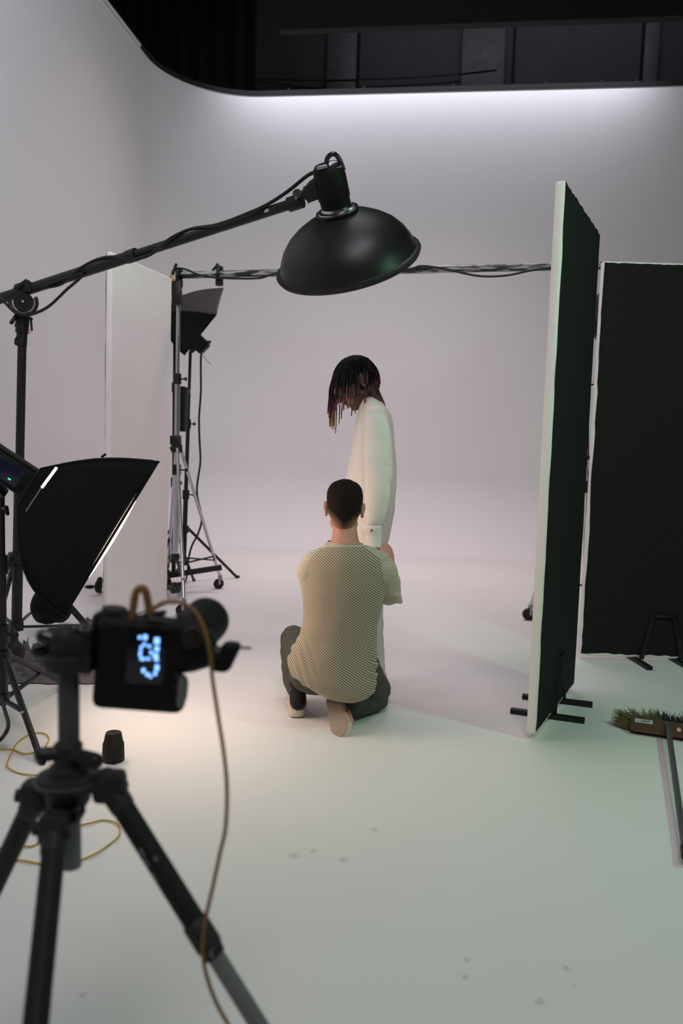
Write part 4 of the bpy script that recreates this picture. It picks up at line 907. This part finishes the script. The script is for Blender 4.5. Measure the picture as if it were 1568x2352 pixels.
# trousers
def wr_t(c): return .006*noise.noise(V((c.x*16, c.y*14, c.z*14)))+.004*noise.noise(V((c.x*30, c.y*30, c.z*40)))
b = MB(); b.cap(hpL, knL+V((.01, 0, -.01)), .115, .066); b.cap(knL+V((.004, -.01, -.01)), P(671, 1545, K+.24), .064, .052); b.cap(P(671, 1545, K+.24), P(680, 1586, K+.13), .052, .043)
b.cap(hpR, knR+V((-.01, 0, .01)), .115, .080); b.cap(P(846, 1575, K+.15), knR+V((-.015, 0, 0)), .085, .080); b.cap(knR, anR+V((.02, .02, 0)), .085, .062); b.cap(hpL, hpR, .12, .12); b.cap(P(858, 1600, K+.2), P(815, 1622, K+.08), .07, .055)
for i, v in enumerate(b.v):
    if v.z < .012: b.v[i].z = .012
b.remesh(.0075, 3, wr_t)
for i, v in enumerate(b.v):
    if v.z < .004: b.v[i].z = .004
b.build('trousers', 'olive', kp, ang=180)
MB().cap(P(683, 1572, K+.14), P(684, 1612, K+.09), .041, .037).build('sock', 'sock', kp, ang=180)
# shoes: low canvas trainers
def shoe(heel, toe, upv, name='shoe'):
    d = (V(toe)-V(heel)); Ls = d.length; f = d.normalized(); u = (V(upv)-f*V(upv).dot(f)).normalized(); r = f.cross(u).normalized()
    q = lambda x, y, z: V(heel)+r*x+f*y+u*z
    outl = [(0.00, .022), (.01, .030), (.03, .035), (.08, .036), (.13, .038), (.18, .046), (.22, .046), (.255, .036), (.28, .018), (.285, .004)]
    k = Ls/.285
    def plate(z0, z1, gr, m, nm, par):
        b = MB(); n_ = len(outl); ring = [(x+gr if i else x*1.0+gr, y) for i, (y, x) in enumerate(outl)]
        poly = [(x, y*k) for x, y in ring]+[(-x, y*k) for x, y in ring[::-1]]
        vs = [q(x, y, z0) for x, y in poly]+[q(x, y, z1) for x, y in poly]; N = len(poly)
        b.add(vs, [list(range(N))[::-1], list(range(N, 2*N))]+[[i, (i+1) % N, (i+1) % N+N, i+N] for i in range(N)])
        return b.build(nm, m, par, ang=50)
    b = MB()
    b.loft([(q(0, .004, .045), r*.018, u*.025), (q(0, .015, .05), r*.029, u*.040), (q(0, .06*k, .055), r*.033, u*.048), (q(0, .11*k, .055), r*.035, u*.045), (q(0, .16*k, .045), r*.042, u*.034), (q(0, .22*k, .035), r*.042, u*.024), (q(0, .265*k, .030), r*.026, u*.018), (q(0, .28*k, .028), r*.010, u*.010)], 22, .9)
    sh_ = b.build(name, 'shoe', kp, ang=60)
    plate(.004, .034, .001, 'sole', 'sole_wall', sh_); plate(0, .0045, -.002, 'outsole', 'outsole', sh_)
    b = MB(); b.box(q(0, -.001, .062), (.030, .006, .05), (r, f, u), .003); b.build('heel_tab', 'sole', sh_)
    for j in range(5): MB().cap(q(-.018, (.125+.018*j)*k, .088-.006*j), q(.018, (.128+.018*j)*k, .088-.006*j), .003, .003).build('lace', 'sole', sh_)
    return sh_
hl = G(682, 1650); plabel(shoe(hl+EZ*.004, hl+V((-.02, .27, .004)), EZ), 'beige canvas shoe planted flat')
th_ = toeR-heelR; plabel(shoe(heelR+V((-.012, -.035, .0)), toeR+V((-.012, -.02, .010)), V((.50, .72, -.45))), 'beige canvas shoe standing on its toe, patterned sole to the camera')

# ------------------------------------------------------------------ camera on tripod in the foreground
T = 1.25
def TP(x, y, d=0.0): return P(x, y, T+d)
tp = thing('tripod', V((P(157, 1790, T).x, T, 0)), 'black tripod with grey legs in the left foreground', 'tripod')
colx = TP(157, 1520); colb = TP(160, 1830)
MB().cyl(TP(157, 1535), TP(159, 1745), .0168, n=28).build('centre_column', 'tube_slate', tp)
MB().cyl(TP(162, 1860), TP(164, 1990), .0160, n=28).build('column_end', 'tube_grey', tp)
zt = TP(157, 1790); ax = (TP(157, 1540)-TP(159, 1745)).normalized()
MB().lathe([(.018, .062), (.0225, .058), (.0225, .026), (.030, .022), (.033, .012), (.049, .008), (.0515, .003), (.0515, -.005), (.047, -.009), (.037, -.012), (.034, -.034), (.024, -.05), (.020, -.055)], zt, ax, 44).build('shoulder_casting', 'cast', tp)
MB().torus(zt+ax*.002, ax, .0515, .0022, 44, 8).build('shoulder_ring', 'ring_metal', tp)
MB().cap(TP(172, 1733, -.02), TP(219, 1748, -.03), .011, .013).build('column_lock', 'black', tp)
MB().cap(TP(142, 1730, -.01), TP(96, 1734, -.02), .010, .012).build('column_lock', 'black', tp)
MB().cap(TP(168, 1890, -.03), TP(182, 1862, -.04), .009, .010).build('hook_knob', 'black', tp)
def leg(top, jn, bot, yk, low=None):
    d = (V(bot)-V(top)).normalized()
    hb = MB(); hb.cap(V(top)-d*.01, V(top)+d*.035, .021, .020, 20); hb.box(V(top), (.05, .045, .05), (V((1, 0, 0)), V((0, 1, 0)), V((0, 0, 1))), .012); hb.cyl(V(top)+V((-.03, -.01, .002)), V(top)+V((.03, -.01, .002)), .011); hb.build('leg_hinge', 'cast', tp)
    lg = MB().tube([V(top)+d*.02, jn], [.0178, .0172], 24).build('leg', 'tube_dark', tp)
    MB().lathe([(.019, -.03), (.0205, -.026), (.0205, .012), (.018, .018), (.016, .03)], jn, d, 24).build('leg_lock', 'cast', lg)
    MB().tube([jn, V(bot)], [.0135, .0130], 24).build('lower_section', 'tube_grey', lg)
    MB().cap(V(bot)-d*.01, V(bot)+d*.0, .016, .014).build('rubber_foot', 'rubber', lg)
# right leg
t1 = TP(252, 1805, -.01); j1 = P(470, 2155, 1.17); d1 = (j1-t1); f1 = t1+d1*((t1.z-.015)/(-d1.z))
leg(t1, j1, f1, 0)
t2 = TP(128, 1900, -.045); j2x = P(82, 2352, 1.02); d2 = (j2x-t2).normalized(); f2 = t2+d2*((t2.z-.015)/(-d2.z)); leg(t2, t2+d2*.50, f2, 0)
t3 = TP(85, 1825, .035); j3x = P(-40, 2090, 1.38); d3 = (j3x-t3).normalized(); f3 = t3+d3*((t3.z-.015)/(-d3.z)); leg(t3, t3+d3*.5, f3, 0)
# paint chips on the right leg
b = MB(); dl = d1.normalized()
for k in range(14):
    s_ = rnd.uniform(.10, .16) if k < 4 else rnd.uniform(.235, .31); a_ = rnd.uniform(-.9, .6)
    pr_ = t1+dl*s_*1.05; X_, Y_ = perp(dl); side = (-V((0, 1, 0))+dl*dl.y).normalized(); sd2 = dl.cross(side)
    c_ = pr_+(side*math.cos(a_)+sd2*math.sin(a_))*.0178; MB().ell(c_, (.0025, .001, rnd.uniform(.004, .009)), (sd2, side, dl), 8).build('paint_chip', 'tube_grey', tp)
# head
hb = MB().cap(TP(152, 1505), TP(150, 1470), .024, .026, 20).build('tripod_head', 'cast', tp)
MB().lathe([(.018, -.012), (.034, -.004), (.040, .010), (.040, .018), (.030, .022)], TP(156, 1530), ax, 36).build('pan_base', 'cast', hb)
MB().box(TP(178, 1480), (.055, .04, .040), None, .010).build('tilt_block', 'cast', hb)
MB().box(TP(207, 1490), (.016, .052, .070), None, .004).build('quick_release_plate', 'black', hb)
MB().cap(TP(124, 1468, -.01), TP(100, 1462, -.01), .010, .012).build('knob', 'black_gloss', hb)
MB().cap(TP(118, 1485), TP(86, 1497), .005, .011).build('knob', 'black_gloss', hb)
MB().cap(TP(160, 1462), TP(185, 1452, .0), .012, .014).build('knob', 'black_gloss', hb)
MB().cap(TP(118, 1450), TP(148, 1455), .008, .012).build('clamp_lever', 'black', hb)
# camera body turned to portrait
cm = thing('digital_camera', TP(320, 1525), 'black camera turned on its side on the tripod with a lit blue display', 'camera')
ty = math.radians(4.5); cX = V((math.cos(ty), .10, -math.sin(ty))).normalized(); cZ = V((math.sin(ty), 0, math.cos(ty))); cZ = (cZ-cX*cZ.dot(cX)).normalized(); cY = cZ.cross(cX)
k_ = T/1850
def CM(x, y, d=0.0): return TP(x, y, d)
b = MB(); b.box(CM(318, 1520, .02), (.128, .068, .146), (cX, cY, cZ), .014, seg=3); b.box(CM(392, 1590, .025), (.052, .07, .055), (cX, cY, cZ), .016, seg=3)
b.cap(CM(240, 1428, .02), CM(285, 1428, .02), .020, .020); b.remesh(.003, 2); b.build('camera_body', 'black_plastic', cm, ang=180)
b = MB(); b.loft([(CM(400, 1478, .03), cY*.040, cZ*.050), (CM(425, 1480, .03), cY*.038, cZ*.046), (CM(452, 1484, .02), cY*.036, cZ*.040), (CM(478, 1490, .02), cY*.030, cZ*.030), (CM(496, 1495, .02), cY*.024, cZ*.020)], 28, .8); b.build('prism_housing', 'black_plastic', cm, ang=60)
MB().lathe([(.036, 0), (.038, .02), (.038, .05), (.040, .06), (.040, .09), (.036, .093)], CM(438, 1462, .045), (V((.12, .97, .10))).normalized(), 40).build('lens', 'black_plastic', cm)
MB().lathe([(.012, 0), (.016, .01), (.016, .026)], CM(440, 1462, -.01), (V((.2, -1, .1))).normalized(), 24).build('eyepiece', 'rubber', cm)
MB().box(CM(417, 1590, -.005), (.014, .012, .050), (cX, cY, cZ), .005).build('grip_strip', 'tube_grey', cm)
MB().lathe([(.020, 0), (.021, .004), (.019, .012)], CM(262, 1412, .02), cZ, 28).build('dial', 'cast', cm)
fc = CM(345, 1506, -.016-.0)
nbk = -cY
MB().box(CM(343, 1494, .02)-cY*.0345, (.058, .002, .088), (cX, cY, cZ), .001).build('display', 'screen', cm)
gl = [(318, 1458, 8, 10), (328, 1464, 7, 8), (322, 1472, 8, 9), (340, 1464, 9, 12), (366, 1472, 12, 15), (338, 1480, 8, 6), (331, 1487, 6, 8), (349, 1484, 8, 6), (366, 1490, 10, 12), (329, 1500, 6, 14), (334, 1512, 12, 7), (347, 1512, 8, 6), (363, 1505, 12, 10), (365, 1514, 10, 6), (353, 1498, 6, 8), (336, 1538, 8, 10), (345, 1547, 9, 8), (352, 1552, 6, 6), (366, 1532, 9, 14), (362, 1545, 8, 8)]
b = MB()
for x, y, w_, h_ in gl:
    p = CM(x+1, y-13, .02); p = p-cY*(.0365); b.box(p, (w_*k_, .0006, h_*k_), (cX, cY, cZ))
plabel(b.build('display_figures', 'lcd', cm), 'glowing blue figures on the camera display')
b = MB()
for x, y, w_, h_ in ((316, 1534, 10, 8), (316, 1549, 10, 8), (318, 1492, 7, 6)): b.box(CM(x, y, .02)-cY*.0365, (w_*k_, .0006, h_*k_), (cX, cY, cZ))
b.build('display_figures', 'lcd_dim', cm)
MB().tube(spline([CM(303, 1425, .0), CM(306, 1395, -.005), CM(312, 1362, -.01), CM(322, 1352, -.01), CM(333, 1356, -.01), CM(340, 1385, -.005), CM(346, 1420, .0)]), .0062, 10).build('strap_loop', 'orange', cm)
MB().bar(CM(330, 1412), CM(380, 1408), .02, .008, .002).build('port_cover', 'black', cm)
# tether cable
tc_ = [CM(350, 1420, -.02), CM(345, 1404, -.03), CM(372, 1386, -.03), CM(400, 1382, -.035), CM(430, 1390, -.04), CM(455, 1415, -.05), CM(472, 1455, -.06), CM(482, 1500, -.06), CM(488, 1560, -.06), CM(500, 1640, -.07), CM(514, 1730, -.08), CM(521, 1810, -.09), CM(518, 1900, -.1), CM(505, 1960, -.1), CM(488, 2040, -.1), CM(472, 2110, -.1), CM(466, 2160, -.1), CM(468, 2210, -.1), CM(480, 2260, -.1), CM(500, 2310, -.1), CM(530, 2365, -.1), CM(580, 2470, -.08), V((-.06, 1.20, .2)), V((-.03, 1.25, .02)), V((.10, 1.1, .006)), V((.3, .6, .006))]
c = MB().tube(spline(tc_, 6), .0031, 8).build('tether_cable', 'orange'); tag(c, 'orange tether cable hanging from the foreground camera past the tripod leg', 'cable')
tg = thing('flash_trigger', CM(522, 1510), 'black wireless flash trigger with a thin antenna on the foreground camera', 'flash trigger')
MB().box(CM(520, 1508), (.030, .030, .052), (cX, cY, (cZ+cX*.35).normalized()), .010, seg=3).build('trigger_body', 'black_plastic', tg)
MB().cap(CM(496, 1500, .0), CM(510, 1503, .0), .012, .012).build('shoe_mount', 'black', tg)
MB().tube([CM(535, 1487), CM(577, 1489)], .0022, 8).build('antenna', 'black', tg)
